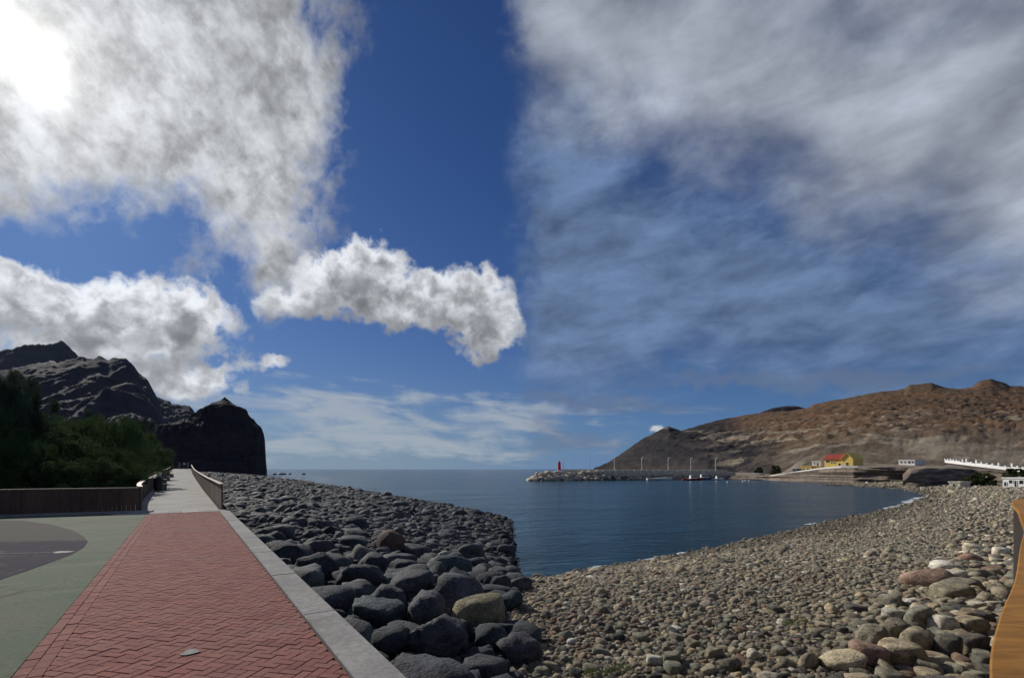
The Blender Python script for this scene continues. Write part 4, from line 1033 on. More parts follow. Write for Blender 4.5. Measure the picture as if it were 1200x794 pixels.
# left: far ridge, high ridge, third spur, sea rock
ridge('mountain_ridge', [(-420, 430), (-300, 380), (-180, 400), (-80, 405), (0, 411), (30, 404), (48, 403), (62, 403), (72, 399), (80, 405), (92, 418), (130, 450), (200, 540)], 1500, 2300, 2900, -3, M_mount, 300, 90, 45, 4.5, 1.4, seed=1, rough=9, jag=2.4)
ridge('mountain_slope', [(-500, 470), (-350, 430), (-200, 440), (-60, 440), (0, 433), (40, 426), (75, 424), (92, 418), (106, 420), (116, 417), (124, 421), (134, 418), (146, 419), (153, 424), (160, 432), (172, 444), (178, 453), (185, 466), (192, 492), (200, 515), (214, 553)], 600, 1150, 1500, -3, M_mount, 460, 150, 48, 3.0, 1.4, seed=2, rough=5, jag=2.6)
ridge('far_spur', [(150, 440), (176, 462), (190, 467), (205, 473), (222, 475), (229, 484), (236, 520), (242, 553)], 1300, 1700, 2000, -3, M_mount, 110, 60, 14, 1.6, 1.2, seed=3, rough=7, jag=1.6)
ridge('sea_rock', [(160, 553), (168, 535), (176, 512), (186, 501), (200, 497), (216, 492), (228, 485), (241, 478), (252, 471), (258, 470), (263, 467), (269, 471), (278, 476), (288, 482), (294, 489), (298, 494), (304, 499), (308, 506), (310.5, 514), (311.5, 535), (313, 557)],
      [(160, 320), (240, 318), (300, 330), (313, 350)], [(160, 345), (250, 362), (300, 368), (313, 372)], 430, SEA, M_mount2, 190, 90, 4, 0.6, 1.0, seed=4, rough=2.6, jag=1.6, smear=0.03, shape=lambda t: (1-(1-t)**2.1)*0.93+0.07*t, strata=3)
for k, (px, py, w, h) in enumerate([(331, 557, 9, 2.2), (340, 556.6, 4, 1.3), (356, 556.8, 6, 1.8), (322, 557.6, 5, 1.6)]):
    X, D, r = wx(px, 400), 400, w/2*400/F
    add_stone('skerry', B_HI[k], X, D, SEA+0.4, r, r*0.7, h*400/F*0.7, (0, 0, k), 0.1, ['longest low black rock in the sea off the dark cliff', 'smallest black rock in the sea off the cliff', 'outermost black rock in the sea off the cliff', 'black rock in the sea closest to the cliff foot'][k], 'rock', 'rocks in the sea off the cliff')

# right: headland, main hill, dark hill behind
ridge('far_hill', [(850, 500), (893, 482), (905, 478), (920, 475.5), (935, 475.5), (943, 478), (960, 490), (1000, 510)], 850, 1000, 1200, 0, M_head, 80, 30, 6, 1, 0.9, seed=6, rough=3)
ridge('coastal_hill', [(696, 560), (702, 551), (708, 545), (715, 540), (724, 534), (735, 526.5), (745, 519), (755, 513), (765, 508), (773, 503.5), (779, 500.5), (784, 499.5), (790, 501.5), (797, 504.5), (803, 503), (812, 500), (830, 495), (860, 488), (893, 483), (925, 481), (945, 478.5), (952, 474), (975, 469), (1000, 465), (1022, 460), (1045, 457.5), (1060, 455), (1065, 451), (1080, 449.5), (1092, 448), (1102, 452), (1112, 455), (1125, 456), (1137, 454), (1147, 447), (1160, 443.5), (1170, 446), (1182, 451), (1200, 453), (1250, 452), (1350, 440), (1500, 430), (1750, 445)],
      [(696, 520), (740, 420), (790, 320), (830, 262), (900, 225), (970, 195), (1100, 175), (1300, 150), (1750, 120)], [(696, 600), (740, 560), (784, 540), (850, 600), (1000, 640), (1200, 680), (1750, 560)], 900, [(696, SEA), (850, SEA), (905, -1.5), (960, 1.0), (1050, 2.0), (1130, 1.0), (1200, -0.5), (1750, 1)], M_hill, 480, 180, 2.2, 0.5, 1.25, seed=7, rough=1.5, jag=0.9, smear=0.16,
      shape=lambda t: 0.10*min(1, t*14)+0.90*t**1.1)

# low shore rocks under the houses: layered, with dark overhangs
def shore_cliff(name, top_px, base_px, D0, D1, seed, nx=150, overhang=1.2, label=None):
    """cliff face from the water (base) up to a terrace, hollowed where the photo shows caves"""
    x0, x1 = top_px[0][0], top_px[-1][0]; xs = np.linspace(x0, x1, nx); rows = 26; V = []
    for j in range(rows+10):
        for i, x in enumerate(xs):
            Dw = interp(D0, x); zt = EYE-(interp(top_px, x)-HY)/F*(Dw+6)
            k = min(j/rows, 1.0); z = SEA-0.6+(zt-SEA+0.6)*k
            D = Dw+5.5*k**1.5
            if j > rows: D += (j-rows)*4.0; z = zt+(j-rows)*0.12
            X = (x-600)/F*D
            f = mnoise.fractal(Vector((X*0.11, z*0.75+seed, seed)), 0.8, 2.2, 5)
            c = mnoise.noise(Vector((X*0.07+seed*3, z*0.18, 3.0)))
            if j <= rows: D += 1.4*f+overhang*3.2*max(0, c+0.05)*math.sin(math.pi*min(1, k*1.15))
            z += 0.25*f if j >= rows else 0
            V.append(((x-600)/F*D, D, z))
    m = rows+10; f = [(j*nx+i, j*nx+i+1, (j+1)*nx+i+1, (j+1)*nx+i) for j in range(m-1) for i in range(nx-1)]
    o = link(bpy.data.objects.new(name, npmesh(name, V, f, M_shore_rock, False))); o['kind'] = 'structure'
shore_cliff('shore_cliff', [(850, 558), (880, 556), (903, 557.5), (930, 553.5), (960, 549.5), (985, 547.5), (1010, 547), (1030, 546.5), (1050, 547), (1080, 548), (1110, 550)], None, [(850, 215), (900, 200), (960, 165), (1000, 150), (1040, 143), (1110, 140)], 0, 3)
shore_cliff('cave_cliff', [(1058, 562), (1066, 552), (1085, 549), (1110, 548), (1130, 549), (1160, 551), (1200, 556), (1300, 560), (1450, 560)], None, [(1058, 112), (1075, 112), (1110, 118), (1140, 122), (1200, 112), (1450, 108)], 0, 8, overhang=1.6)

# sand in the cove, foam at the tip
m = MB(); P = [G(x, y, SEA+0.06) for x, y in [(1000, 569.2), (1030, 570.8), (1060, 573), (1090, 577), (1100, 574), (1085, 569.5), (1060, 566.5), (1035, 566), (1005, 567)]]
def fan(name, P, mat, z=None):
    n = len(P); m = MB(); c = sum(P, Vector())/n; m.add(list(P)+[c+Vector((0, 0, 0.15))], [(i, (i+1) % n, n) for i in range(n)]); o = m.build(name, mat); o['kind'] = 'structure'; return o
M_sand = simple('cove_sand', (0.34, 0.29, 0.22), (0.26, 0.22, 0.17), 0.6, 0.9)
fan('cove_sand', P, M_sand)
def foam():
    m = MB()
    for (x, y, w, l) in [(1076, 586, 0.8, 3.6), (1069, 588.4, 0.7, 3.4), (1061, 590.6, 0.5, 3.0), (1082, 583, 0.8, 3.2), (1064, 587.3, 0.4, 3.0), (1050, 593, 0.3, 2.6), (1074, 584.0, 0.4, 2.8), (1040, 594.8, 0.2, 2.4), (870, 634, 0.1, 1.2), (800, 647.5, 0.1, 1.0), (760, 655, 0.08, 0.9), (700, 663.5, 0.08, 0.8), (950, 613.5, 0.12, 1.5)]:
        c = G(x, y, SEA+0.03); n = 22; pts = []
        for k in range(n):
            a = 2*math.pi*k/n; r = 1+0.35*math.sin(3*a+x)+random.uniform(-.18, .18); pts.append((c.x+l*0.5*r*math.cos(a)-0.3*w*math.sin(a), c.y+w*1.4*r*math.sin(a)+0.8*l*0.5*r*math.cos(a), SEA+0.03+0.02*random.random()))
        m.add(pts, [tuple(range(n))])
    o = m.build('foam', M_foam); o['kind'] = 'stuff'; o['label'] = 'white foam where a small wave breaks at the tip of the pebble beach'
foam()

# ------------------------------------------------------------------ breakwater
def breakwater():
    DA, DB = 196.0, 224.0
    def at(x): return DA+(DB-DA)*(x-640)/210.0
    root = empty('breakwater', (wx(640, DA), DA, SEA)); tag(root, 'long stone breakwater with rock armour and a parapet wall across the bay', 'breakwater')
    b = root.location.copy()
    rocks = [boulder_mesh('rock', 2, 200+k, M_tan_rock, p=14, rough=0.1, rnd=0.3) for k in range(6)]
    cnt = 0
    for k in range(240):
        x = 621+(random.random()**1.35)*228; D = at(x); k1 = random.random()
        tipw = min(1, (x-619)/16)
        front = random.uniform(0.0, 5.5); z = SEA+(0.2+front*0.52)*tipw; r = random.uniform(0.8, 1.45)*(1.0 if x < 705 else 0.62)
        zmax = SEA+3.0*tipw if x < 700 else SEA+1.7
        z = min(z, zmax)
        o = bpy.data.objects.new('rock', rocks[k % 6]); o.location = Vector((wx(x, D), D-6+front, z))-b; o.scale = (r*1.2, r, r*0.75); o.rotation_euler = (random.uniform(-.5, .5), random.uniform(-.5, .5), random.uniform(0, 6)); link(o, root)
    def strip(x0, x1, y0, y1, z0, z1, name, mat):
        m = MB(); A = Vector((wx(x0, at(x0)), at(x0), 0)); B = Vector((wx(x1, at(x1)), at(x1), 0)); d = (B-A).normalized(); n = Vector((-d.y, d.x, 0))
        vs = [Vector((q.x, q.y, z))-b for z in (z0, z1) for q in (A+n*y0, B+n*y0, B+n*y1, A+n*y1)]
        m.add(vs, [(0,3,2,1),(4,5,6,7),(0,1,5,4),(1,2,6,5),(2,3,7,6),(3,0,4,7)]); return m.build(name, mat, root)
    strip(634, 860, -1.0, 6, SEA-1, SEA+3.1, 'deck', M_stone_w)
    strip(686, 705, -1.5, -1.02, SEA+0.4, SEA+3.6, 'wall_panel', M_stone_w)
    x = 705
    while x < 850:
        strip(x+0.15, x+7.0, -1.5, -1.02, SEA+0.4, SEA+3.95+random.uniform(-.08, .08), 'wall_panel', M_stone_w); x += 7.25
    strip(660, 850, 5.0, 5.6, SEA+3.1, SEA+4.2, 'parapet', M_stone_w)
    # beacon
    D = at(656)+1; be = empty('harbour_light', (wx(655.5, D), D, SEA+3.1)); tag(be, 'small red harbour light on a white base at the end of the breakwater', 'beacon')
    m = MB(); m.tube((0, 0, 0), (0, 0, 0.9), 1.0, 0.85, 12); m.build('base', M_render_w, be)
    m = MB(); m.tube((0, 0, 0.9), (0, 0, 3.6), 0.62, 0.5, 12); m.tube((0, 0, 3.6), (0, 0, 3.72), 0.8, 0.8, 12); m.build('tower', M_red, be)
    m = MB(); m.tube((0, 0, 3.72), (0, 0, 4.25), 0.32, 0.3, 10); m.tube((0, 0, 4.25), (0, 0, 4.5), 0.4, 0.06, 10); m.build('lantern', M_red, be)
    # lamp posts
    post = MB(); post.tube((0, 0, 0), (0, 0, 5.8), 0.17, 0.10, 8); arm = MB(); arm.tube((0, 0, 5.8), (0.1, -0.9, 6.0), 0.07, 0.06, 6); head = MB(); head.box((-0.02, -1.5, 5.95), (0.32, -0.8, 6.12))
    foot = MB(); foot.box((-0.35, -0.35, 0), (0.35, 0.35, 0.5)); PM = post.mesh('pole', M_white, True); AM = arm.mesh('arm', M_steel); HM = head.mesh('lamp_head', M_render_w); FM = foot.mesh('foot', M_render_w)
    names = ['lamp post right beside the red harbour light', 'second lamp post from the seaward end of the breakwater', 'third lamp post from the seaward end, in front of the headland tip', 'fourth lamp post on the breakwater, against the dark headland', 'fifth lamp post on the breakwater, behind the moored white boat', 'sixth lamp post on the breakwater, behind the red-hulled boat', 'last lamp post on the breakwater, nearest the land']
    for x, nm in zip((660, 690.5, 720, 752, 783, 809.5, 838.5), names):
        D = at(x); e = empty('lamp_post', (wx(x, D), D, SEA+3.1)); tag(e, 'white '+nm, 'lamp post', 'lamp posts on the breakwater')
        for nm2, me in (('pole', PM), ('arm', AM), ('lamp_head', HM), ('foot', FM)): link(bpy.data.objects.new(nm2, me), e)
breakwater()

# ------------------------------------------------------------------ boats, swimmers' buoys
M_boatred = simple('red_hull', (0.42, 0.04, 0.04), None, 3, 0.4)
M_boatblue = simple('blue_grey_hull', (0.12, 0.15, 0.2), None, 3, 0.4)
def boat(px, py, L, mat, label, cabin=True, mast=0, rz=0.0):
    p = G(px, py, SEA); e = empty('moored_boat', (p.x, p.y, SEA), rz); tag(e, label, 'boat', 'boats moored by the breakwater')
    m = MB(); st = 9; vs = []; fs = []
    for i in range(st):
        t = i/(st-1); x = -L/2+L*t; w = L*0.17*(1-max(0, (t-0.45)/0.55)**2.2)*(0.86+0.14*min(1, t*4)); sh = 0.55+0.35*t**2
        ring = [(-w, sh), (-w*0.92, 0.15), (0, -0.25), (w*0.92, 0.15), (w, sh)]
        vs += [(x+(0.25*(z) if t > 0.9 else 0), y, z*L/6) for y, z in ring]
    for i in range(st-1):
        for k in range(4): fs.append((5*i+k, 5*i+5+k, 5*i+6+k, 5*i+1+k))
    fs.append(tuple(range(5))); m.add(vs, fs); m.build('hull', mat, e, True)
    dk = MB(); dv = []; 
    for i in range(st): dv += [vs[5*i], vs[5*i+4]]
    dv = [(a, b*0.95, c-0.06) for a, b, c in dv]; dk.add(dv, [(2*i, 2*i+1, 2*i+3, 2*i+2) for i in range(st-1)]); dk.build('deck', M_render_w, e)
    if cabin:
        h = 0.55*L/6
        m = MB(); m.box((-L*0.12, -L*0.1, h), (L*0.14, L*0.1, h+L*0.17), top=0.86); m.build('cabin', M_render_w, e)
        m = MB(); m.box((-L*0.09, -L*0.103, h+L*0.085), (L*0.11, -L*0.08, h+L*0.14)); m.build('window', M_glass, e)
    if mast:
        m = MB(); m.tube((0, 0, 0.5), (0, 0, mast), 0.07, 0.05, 6); m.build('mast', M_steel, e)
boat(773, 562.7, 9.5, M_render_w, 'long low white boat moored against the breakwater', False, rz=0.05)
boat(811, 562.5, 7.5, M_boatred, 'white boat with a red hull stripe, nearest the camera', True, 2.5, rz=0.1)
boat(824, 562.0, 8.5, M_boatblue, 'blue-grey hulled boat behind the red-striped one', True, rz=-0.1)
boat(841, 562.0, 6.0, M_render_w, 'white cabin boat closest to the land end of the breakwater', True, rz=0.2)
for k, (px, py) in enumerate([(853, 565.5), (871, 564.5), (874, 563.6), (878, 564.0)]):
    p = G(px, py, SEA); e = empty('mooring_buoy', (p.x, p.y, SEA)); tag(e, ['lone white mooring buoy off the boats', 'leftmost of three small pale buoys near the shore', 'middle one of three small pale buoys near the shore', 'rightmost of three small pale buoys near the shore'][k], 'buoy', 'mooring buoys in the bay')
    m = MB(); m.tube((0, 0, -0.1), (0, 0, 0.35), 0.32, 0.38, 10); m.tube((0, 0, 0.35), (0, 0, 0.55), 0.38, 0.1, 10); m.build('float', M_render_w, e, True)
    m = MB(); m.tube((0, 0, 0.5), (0, 0, 0.9), 0.04, 0.03, 6); m.build('ring_post', M_steel, e)

# ------------------------------------------------------------------ houses on the shore
def wall_house(px0, px1, py_top, py_base, D, depth, wallm, roofm, label, windows, gable=None, roof='flat', name='house', yaw=0.0, cat='house'):
    x0, x1 = wx(px0, D), wx(px1, D); zb = wz(py_base, D); zt = wz(py_top, D); w = x1-x0; h = zt-zb
    yaw = -R(33)-math.atan2((x0+x1)/2, D); w *= math.cos(math.atan2((x0+x1)/2, D))/0.84
    e = empty(name, ((x0+x1)/2, D, zb), yaw); tag(e, label, cat)
    m = MB(); m.box((-w/2, 0, -3.0), (w/2, depth, h)); m.build('wall', wallm, e)
    if roof == 'flat':
        m = MB(); m.box((-w/2-0.15, -0.15, h+0.003), (w/2+0.15, depth+0.15, h+0.22)); m.build('roof', roofm, e)
    for (u0, u1, v0, v1, kind) in windows:
        m = MB(); m.box((-w/2+u0*w, -0.06, v0*h), (-w/2+u1*w, -0.005, v1*h))
        o = m.build('door' if kind == 'd' else 'window', M_glass, e)
        f = MB(); a, b, c, d = -w/2+u0*w, -w/2+u1*w, v0*h, v1*h; t = 0.07
        f.box((a-t, -0.10, d), (b+t, -0.062, d+t)); f.box((a-t, -0.10, c-(t if kind != 'd' else 0)), (a, -0.062, d)); f.box((b, -0.10, c-(t if kind != 'd' else 0)), (b+t, -0.062, d))
        f.build('frame', M_render_w, o)
    return e, w, h
def yellow_house():
    D = 182.0
    e, w, h = wall_house(966, 987, 537.5, 547.6, D, 5, M_yellow, M_tile, 'yellow house with a red pitched roof above the white shore wall', [(0.10, 0.26, 0.62, 0.78, 'w'), (0.38, 0.45, 0.5, 0.62, 'w'), (0.55, 0.62, 0.5, 0.62, 'w'), (0.80, 0.92, 0.02, 0.5, 'd')], roof='none', name='yellow_house')
    m = MB(); h2 = h+1.7; o = 0.4      # pitched roof along the length
    m.add([(-w/2-o, -o, h-0.1), (w/2, -o, h-0.1), (w/2, 2.5, h2), (-w/2-o, 2.5, h2), (w/2, 5+o, h-0.1), (-w/2-o, 5+o, h-0.1), (-w/2-o, -o, h-0.22), (w/2, -o, h-0.22)],
          [(0, 1, 2, 3), (3, 2, 4, 5), (0, 6, 7, 1), (0, 3, 5), (1, 4, 2)]); rf = m.build('roof', M_tile, e)
    # tile rows
    for k in range(6):
        t = k/6; m = MB(); y = -o+(2.5+o)*t; z = h-0.1+(h2-h+0.1)*t; m.box((-w/2-o, y, z+0.02), (w/2-0.02, y+0.12, z+0.10)); m.build('tile_row', M_tile, rf)
    # gable wing on the right, gable towards the camera
    gw = wx(1003, D)-wx(990, D); gx = w/2+0.05; m = MB(); gh = h*0.92; pk = h+1.9
    pts = [(gx, -0.6), (gx+gw, -0.6)]
    m.add([(gx, -0.6, -3), (gx+gw, -0.6, -3), (gx+gw, -0.6, gh), (gx+gw/2, -0.6, pk), (gx, -0.6, gh), (gx, 5, -3), (gx+gw, 5, -3), (gx+gw, 5, gh), (gx+gw/2, 5, pk), (gx, 5, gh)],
          [(0, 1, 2, 3, 4), (9, 8, 7, 6, 5), (1, 6, 7, 2), (0, 4, 9, 5)]); m.build('wall', M_yellow, e)
    m = MB(); o = 0.25
    for s, (xa, xb) in enumerate(((gx-o, gx+gw/2), (gx+gw/2, gx+gw+o))):
        za, zb = (gh-0.1, pk+0.08) if s == 0 else (pk+0.08, gh-0.1)
        m.add([(xa, -1.0, za), (xb, -1.0, zb), (xb, 5.2, zb), (xa, 5.2, za), (xa, -1.0, za+0.15), (xb, -1.0, zb+0.15), (xb, 5.2, zb+0.15), (xa, 5.2, za+0.15)], [(0,3,2,1),(4,5,6,7),(0,1,5,4),(1,2,6,5),(2,3,7,6),(3,0,4,7)])
    m.build('roof', M_yellow, e)
    m = MB(); m.box((gx+gw*0.40, -0.68, 0.1), (gx+gw*0.60, -0.605, h*0.55)); m.build('door', M_glass, e)
    m = MB(); m.box((gx+0.3, -1.9, 0.9), (gx+gw-0.3, -1.85, 0.98)); 
    for k in range(9): xx = gx+0.3+(gw-0.65)*k/8; m.box((xx, -1.9, -0.1), (xx+0.05, -1.85, 0.9))
    m.build('balustrade', M_render_w, e)
yellow_house()
wall_house(938, 951, 546.3, 551.8, 187, 5, M_yellow, M_yellow, 'small flat-roofed yellow house on the sloping road below the big yellow one', [(0.25, 0.36, 0.35, 0.65, 'w'), (0.55, 0.85, 0.2, 0.6, 'w')])
wall_house(929, 938, 548.6, 552.2, 190, 4, M_black, M_render_w, 'low dark shed with a white roof left of the small yellow house', [(0.2, 0.45, 0.2, 0.8, 'w')], name='shed', cat='shed')
wall_house(951.5, 961.5, 540.5, 545.5, 192, 5, M_render_w, M_render_w, 'small white cottage between the two yellow houses, higher on the slope', [(0.2, 0.35, 0.4, 0.7, 'w'), (0.6, 0.75, 0.1, 0.7, 'd')])
wall_house(1053, 1072, 539.2, 543.2, 176, 5, M_render_w, M_render_w, 'low pale building with square openings on the rocky rise', [(0.12, 0.24, 0.25, 0.7, 'w'), (0.36, 0.46, 0.25, 0.7, 'w'), (0.6, 0.72, 0.1, 0.8, 'd'), (0.82, 0.93, 0.25, 0.7, 'w')])
wall_house(1174.5, 1215, 560.5, 570.3, 100, 6, M_render_w, M_render_w, 'flat white house behind the pebble beach at the right edge', [(0.05, 0.12, 0.1, 0.55, 'd'), (0.20, 0.30, 0.45, 0.8, 'w'), (0.36, 0.42, 0.05, 0.75, 'd'), (0.5, 0.62, 0.4, 0.8, 'w'), (0.75, 0.88, 0.4, 0.8, 'w')])
wall_house(1112, 1125, 565, 570.5, 108, 3, M_stone_w, M_stone_w, 'small stone hut wall on the beach below the rocks', [(0.35, 0.6, 0.1, 0.7, 'd')], name='hut', cat='hut')
wall_house(882, 889, 554.8, 558.5, 213, 4, M_render_w, M_render_w, 'tiny white hut at the landward end of the harbour', [(0.35, 0.6, 0.1, 0.7, 'd')], name='hut', cat='hut')

def white_wall(pts, D, label, h0, blocks=False, n=1):
    P = [Vector((wx(x, d), d, wz(y, d))) for (x, y), d in zip(pts, D)]
    e = empty('roadside_wall', P[0]); tag(e, label, 'wall'); b = P[0]
    S = resample(P, 2.5)
    for i, (A, B) in enumerate(zip(S, S[1:])):
        d = (B-A); d.z = 0; d.normalize(); n_ = Vector((-d.y, d.x, 0))
        m = MB(); hh = h0+(random.uniform(-.05, .25) if blocks else 0); g = d*0.02
        m.add([q-b for q in (A+g, B-g, B-g+n_*0.4, A+g+n_*0.4)]+[q-b+Vector((0, 0, hh)) for q in (A+g, B-g, B-g+n_*0.4, A+g+n_*0.4)], [(0,3,2,1),(4,5,6,7),(0,1,5,4),(1,2,6,5),(2,3,7,6),(3,0,4,7)])
        m.build('wall_panel', M_render_w, e)
        if blocks:
            m = MB(); c = A+n_*0.2-b+Vector((0, 0, hh)); r = 0.22; m.box((c.x-r, c.y-r, c.z), (c.x+r, c.y+r, c.z+random.choice((0.4, 0.5, 0.9)))); m.build('pillar', M_render_w, e)
white_wall([(903, 558.6), (930, 554.8), (960, 550.6), (985, 548.4), (1012, 548.2)], [205, 190.5, 172.5, 163, 157], 'long white parapet climbing from the harbour to the yellow house', 0.75)
white_wall([(1043, 548.8), (1068, 548.2)], [165, 160], 'short white wall on the rocks below the low pale building', 0.6)
white_wall([(1107, 541.6), (1130, 544.6), (1160, 548.2), (1185, 551.2), (1202, 553.4), (1250, 556)], [165, 150, 138, 130, 124, 112], 'white roadside wall with pillars running down to the right edge', 0.75, True)

# ------------------------------------------------------------------ vegetation
def leaf_cloud(name, seed, mat, n, leafl, leafw, clumps, spread, feather=False):
    """crown from clumps of small leaf blades; clumps: list of (centre, radii)"""
    r = np.random.default_rng(seed); V = []; per = n//len(clumps)
    for c, rad in clumps:
        d = r.normal(size=(per, 3)); d /= np.linalg.norm(d, axis=1)[:, None]; rr = r.random(per)**0.45
        V.append(np.array(c)+d*rr[:, None]*np.array(rad))
    P = np.vstack(V); k = len(P)
    ax = r.normal(size=(k, 3)); 
    if feather: ax[:, 2] = np.abs(ax[:, 2])+0.7; ax[:, :2] *= 0.6
    ax /= np.linalg.norm(ax, axis=1)[:, None]; up = np.cross(ax, r.normal(size=(k, 3))); up /= np.linalg.norm(up, axis=1)[:, None]+1e-9
    L = leafl*r.uniform(0.6, 1.3, k)[:, None]; w = leafw*r.uniform(0.7, 1.2, k)[:, None]
    a = P-ax*L/2; b = P+up*w/2; c = P+ax*L/2; d = P-up*w/2
    v = np.stack([a, b, c, d], 1).reshape(-1, 3); f = np.arange(4*k).reshape(-1, 4)
    return npmesh(name, v, f, mat)
def tree_meshes(seed, H, Wd, mat, n, ll, lw, feather=False, nc=26, low=0.15):
    r = np.random.default_rng(seed); cl = []
    for _ in range(nc):
        a = r.uniform(0, 6.28); t = r.uniform(low, 0.95); rad = Wd*(0.35+0.65*math.sin(math.pi*min(1, t*0.85+0.1)))*math.sqrt(r.random())
        s = r.uniform(0.08, 0.26)*Wd+0.1; cl.append(((rad*math.cos(a), rad*math.sin(a), H*t), (s, s, s*(1.5 if feather else 0.8))))
    if feather:
        for _ in range(10): a = r.uniform(0, 6.28); q = r.uniform(0, 0.75)*Wd; cl.append(((q*math.cos(a), q*math.sin(a), H*r.uniform(0.72, 1.0)), (0.26, 0.26, 0.5)))
    crown = leaf_cloud('crown', seed, mat, n, ll, lw, cl, 0, feather)
    m = MB(); m.tube((0, 0, -0.3), (0.05*H, 0, H*0.45), 0.05+H*0.02, 0.04, 8)
    for k in range(9):
        c = cl[k*2 % len(cl)][0]; m.tube((0.02*H, 0, H*r.uniform(0.12, 0.4)), c, 0.05, 0.015, 5)
    return crown, m.mesh('trunk', M_bark, True)
T_f = [tree_meshes(300+k, 6.4, 1.7, M_leaf2, 26000, 0.20, 0.022, True, 40) for k in range(2)]
T_b = [tree_meshes(310, 4.4, 2.3, M_leaf, 34000, 0.16, 0.03, True, 80, 0.04), tree_meshes(311, 4.4, 2.3, M_leaf, 30000, 0.12, 0.045, False, 90, 0.04), tree_meshes(312, 4.4, 2.3, M_leaf, 34000, 0.17, 0.028, True, 90, 0.04)]
T_p = [tree_meshes(320, 2.6, 1.2, M_leaf3, 5000, 0.12, 0.06, False, 14)]
def put_tree(pr, X, Y, z, s, rz, label, group, name='tree', cat='tree'):
    e = empty(name, (X, Y, z), rz); e.scale = s if isinstance(s, tuple) else (s, s, s); tag(e, label, cat, group)
    link(bpy.data.objects.new('crown', pr[0]), e); link(bpy.data.objects.new('trunk', pr[1]), e)
GT = 'trees behind the plank fence'
for (pr, px, D, s, lab) in [
    (T_f[0], -8, 25, 1.0, 'tall feathery tree at the left edge behind the red-brown fence'), (T_f[1], 14, 27, 1.0, 'tallest feathery tree, second from the left edge'), (T_f[0], 38, 29, 0.86, 'feathery tree with thin upright sprays right of the tallest one'),
    (T_b[0], 24, 23, 0.62, 'low dark bushy tree right behind the left part of the fence'), (T_b[1], 62, 27, 0.86, 'broad dark tree behind the paler green shrub'), (T_b[2], 92, 31, 1.0, 'bushy tree in the middle of the row with a domed top'),
    (T_f[1], 100, 37, 0.88, 'slender feathery tree rising behind the domed one'), (T_b[0], 122, 34, 1.06, 'rounded green tree left of the fence corner'), (T_b[1], 146, 40, 1.12, 'dark tree behind the fence corner'),
    (T_b[2], 128, 27, 0.60, 'lighter low bush leaning over the fence near its corner'), (T_f[0], 158, 52, 1.06, 'feathery dark tree beside the concrete path'), (T_b[0], 164, 62, 1.2, 'farthest dark tree before the cliff'), (T_b[1], 78, 24, 0.45, 'low dark shrub behind the middle of the fence'),
    (T_b[2], -40, 24, 1.0, 'dark tree beyond the left edge of the fence'), (T_b[2], 4, 33, 1.1, 'broad dark tree behind the two tallest feathery ones'), (T_b[0], 50, 38, 1.15, 'dark tree filling the gap behind the row'),(T_b[1], 110, 24.5, 0.5, 'dark shrub just behind the fence near its right end')]:
    put_tree(pr, wx(px, D), D, -0.06, (s*1.15, s*1.15, s), random.uniform(0, 6), lab, GT)
put_tree(T_p[0], wx(47, 23), 23, -0.06, 0.95, 1.0, 'pale yellow-green leafy shrub among the dark trees', None, 'shrub', 'shrub')
M_leaf4 = leaf('olive_foliage', (0.05, 0.07, 0.025), (0.07, 0.085, 0.03), (0.10, 0.11, 0.04))
T_s = [tree_meshes(330+k, 3.4, 1.9, M_leaf4, 9000, 0.36, 0.2, False, 44, 0.05) for k in range(2)]
for (k, px, py, D, s, lab) in [(0, 889, 558.5, 217, (0.8, 0.8, 1.3), 'dark conical tree at the landward end of the harbour'), (1, 909, 557, 212, (1.1, 1.1, 1.2), 'round dark green tree left of the white parapet'),
                            (0, 1140, 571, 112, (1.1, 1.1, 0.85), 'olive green tamarisk bush behind the beach, left one'), (1, 1152, 571, 114, (1.2, 1.1, 0.95), 'olive green tamarisk bush nearest the dark rock'), (0, 1131, 571, 110, (0.8, 0.8, 0.55), 'smallest tamarisk bush beside the stone hut'),
                            (1, 1190, 560, 110, (1.1, 1, 0.6), 'dark green shrub above the white house')]:
    put_tree(T_s[k], wx(px, D), D, wz(py, D), s, k*2.0, lab, 'trees along the bay shore', 'shrub' if D < 150 else 'tree', 'shrub' if D < 150 else 'tree')
# weeds between the pebbles
def weed(px, py, n, label):
    X, D = ray_ground(px, py); z = float(beach_z(np.array([X]), np.array([D]))[0])
    me = leaf_cloud('weed', px, M_leaf3, n, 0.055, 0.009, [((0, 0, 0.04), (0.20, 0.14, 0.04)), ((0.17, 0.06, 0.04), (0.14, 0.12, 0.03)), ((-0.2, -0.05, 0.03), (0.1, 0.08, 0.03))], 0, True)
    o = link(bpy.data.objects.new('weed_patch', me)); o.location = (X, D, z+0.03); tag(o, label, 'weeds')
weed(935, 733, 170, 'small green weed patch growing between pebbles in the middle of the beach'); weed(712, 792, 220, 'olive green weed patch at the bottom edge of the pebble beach')

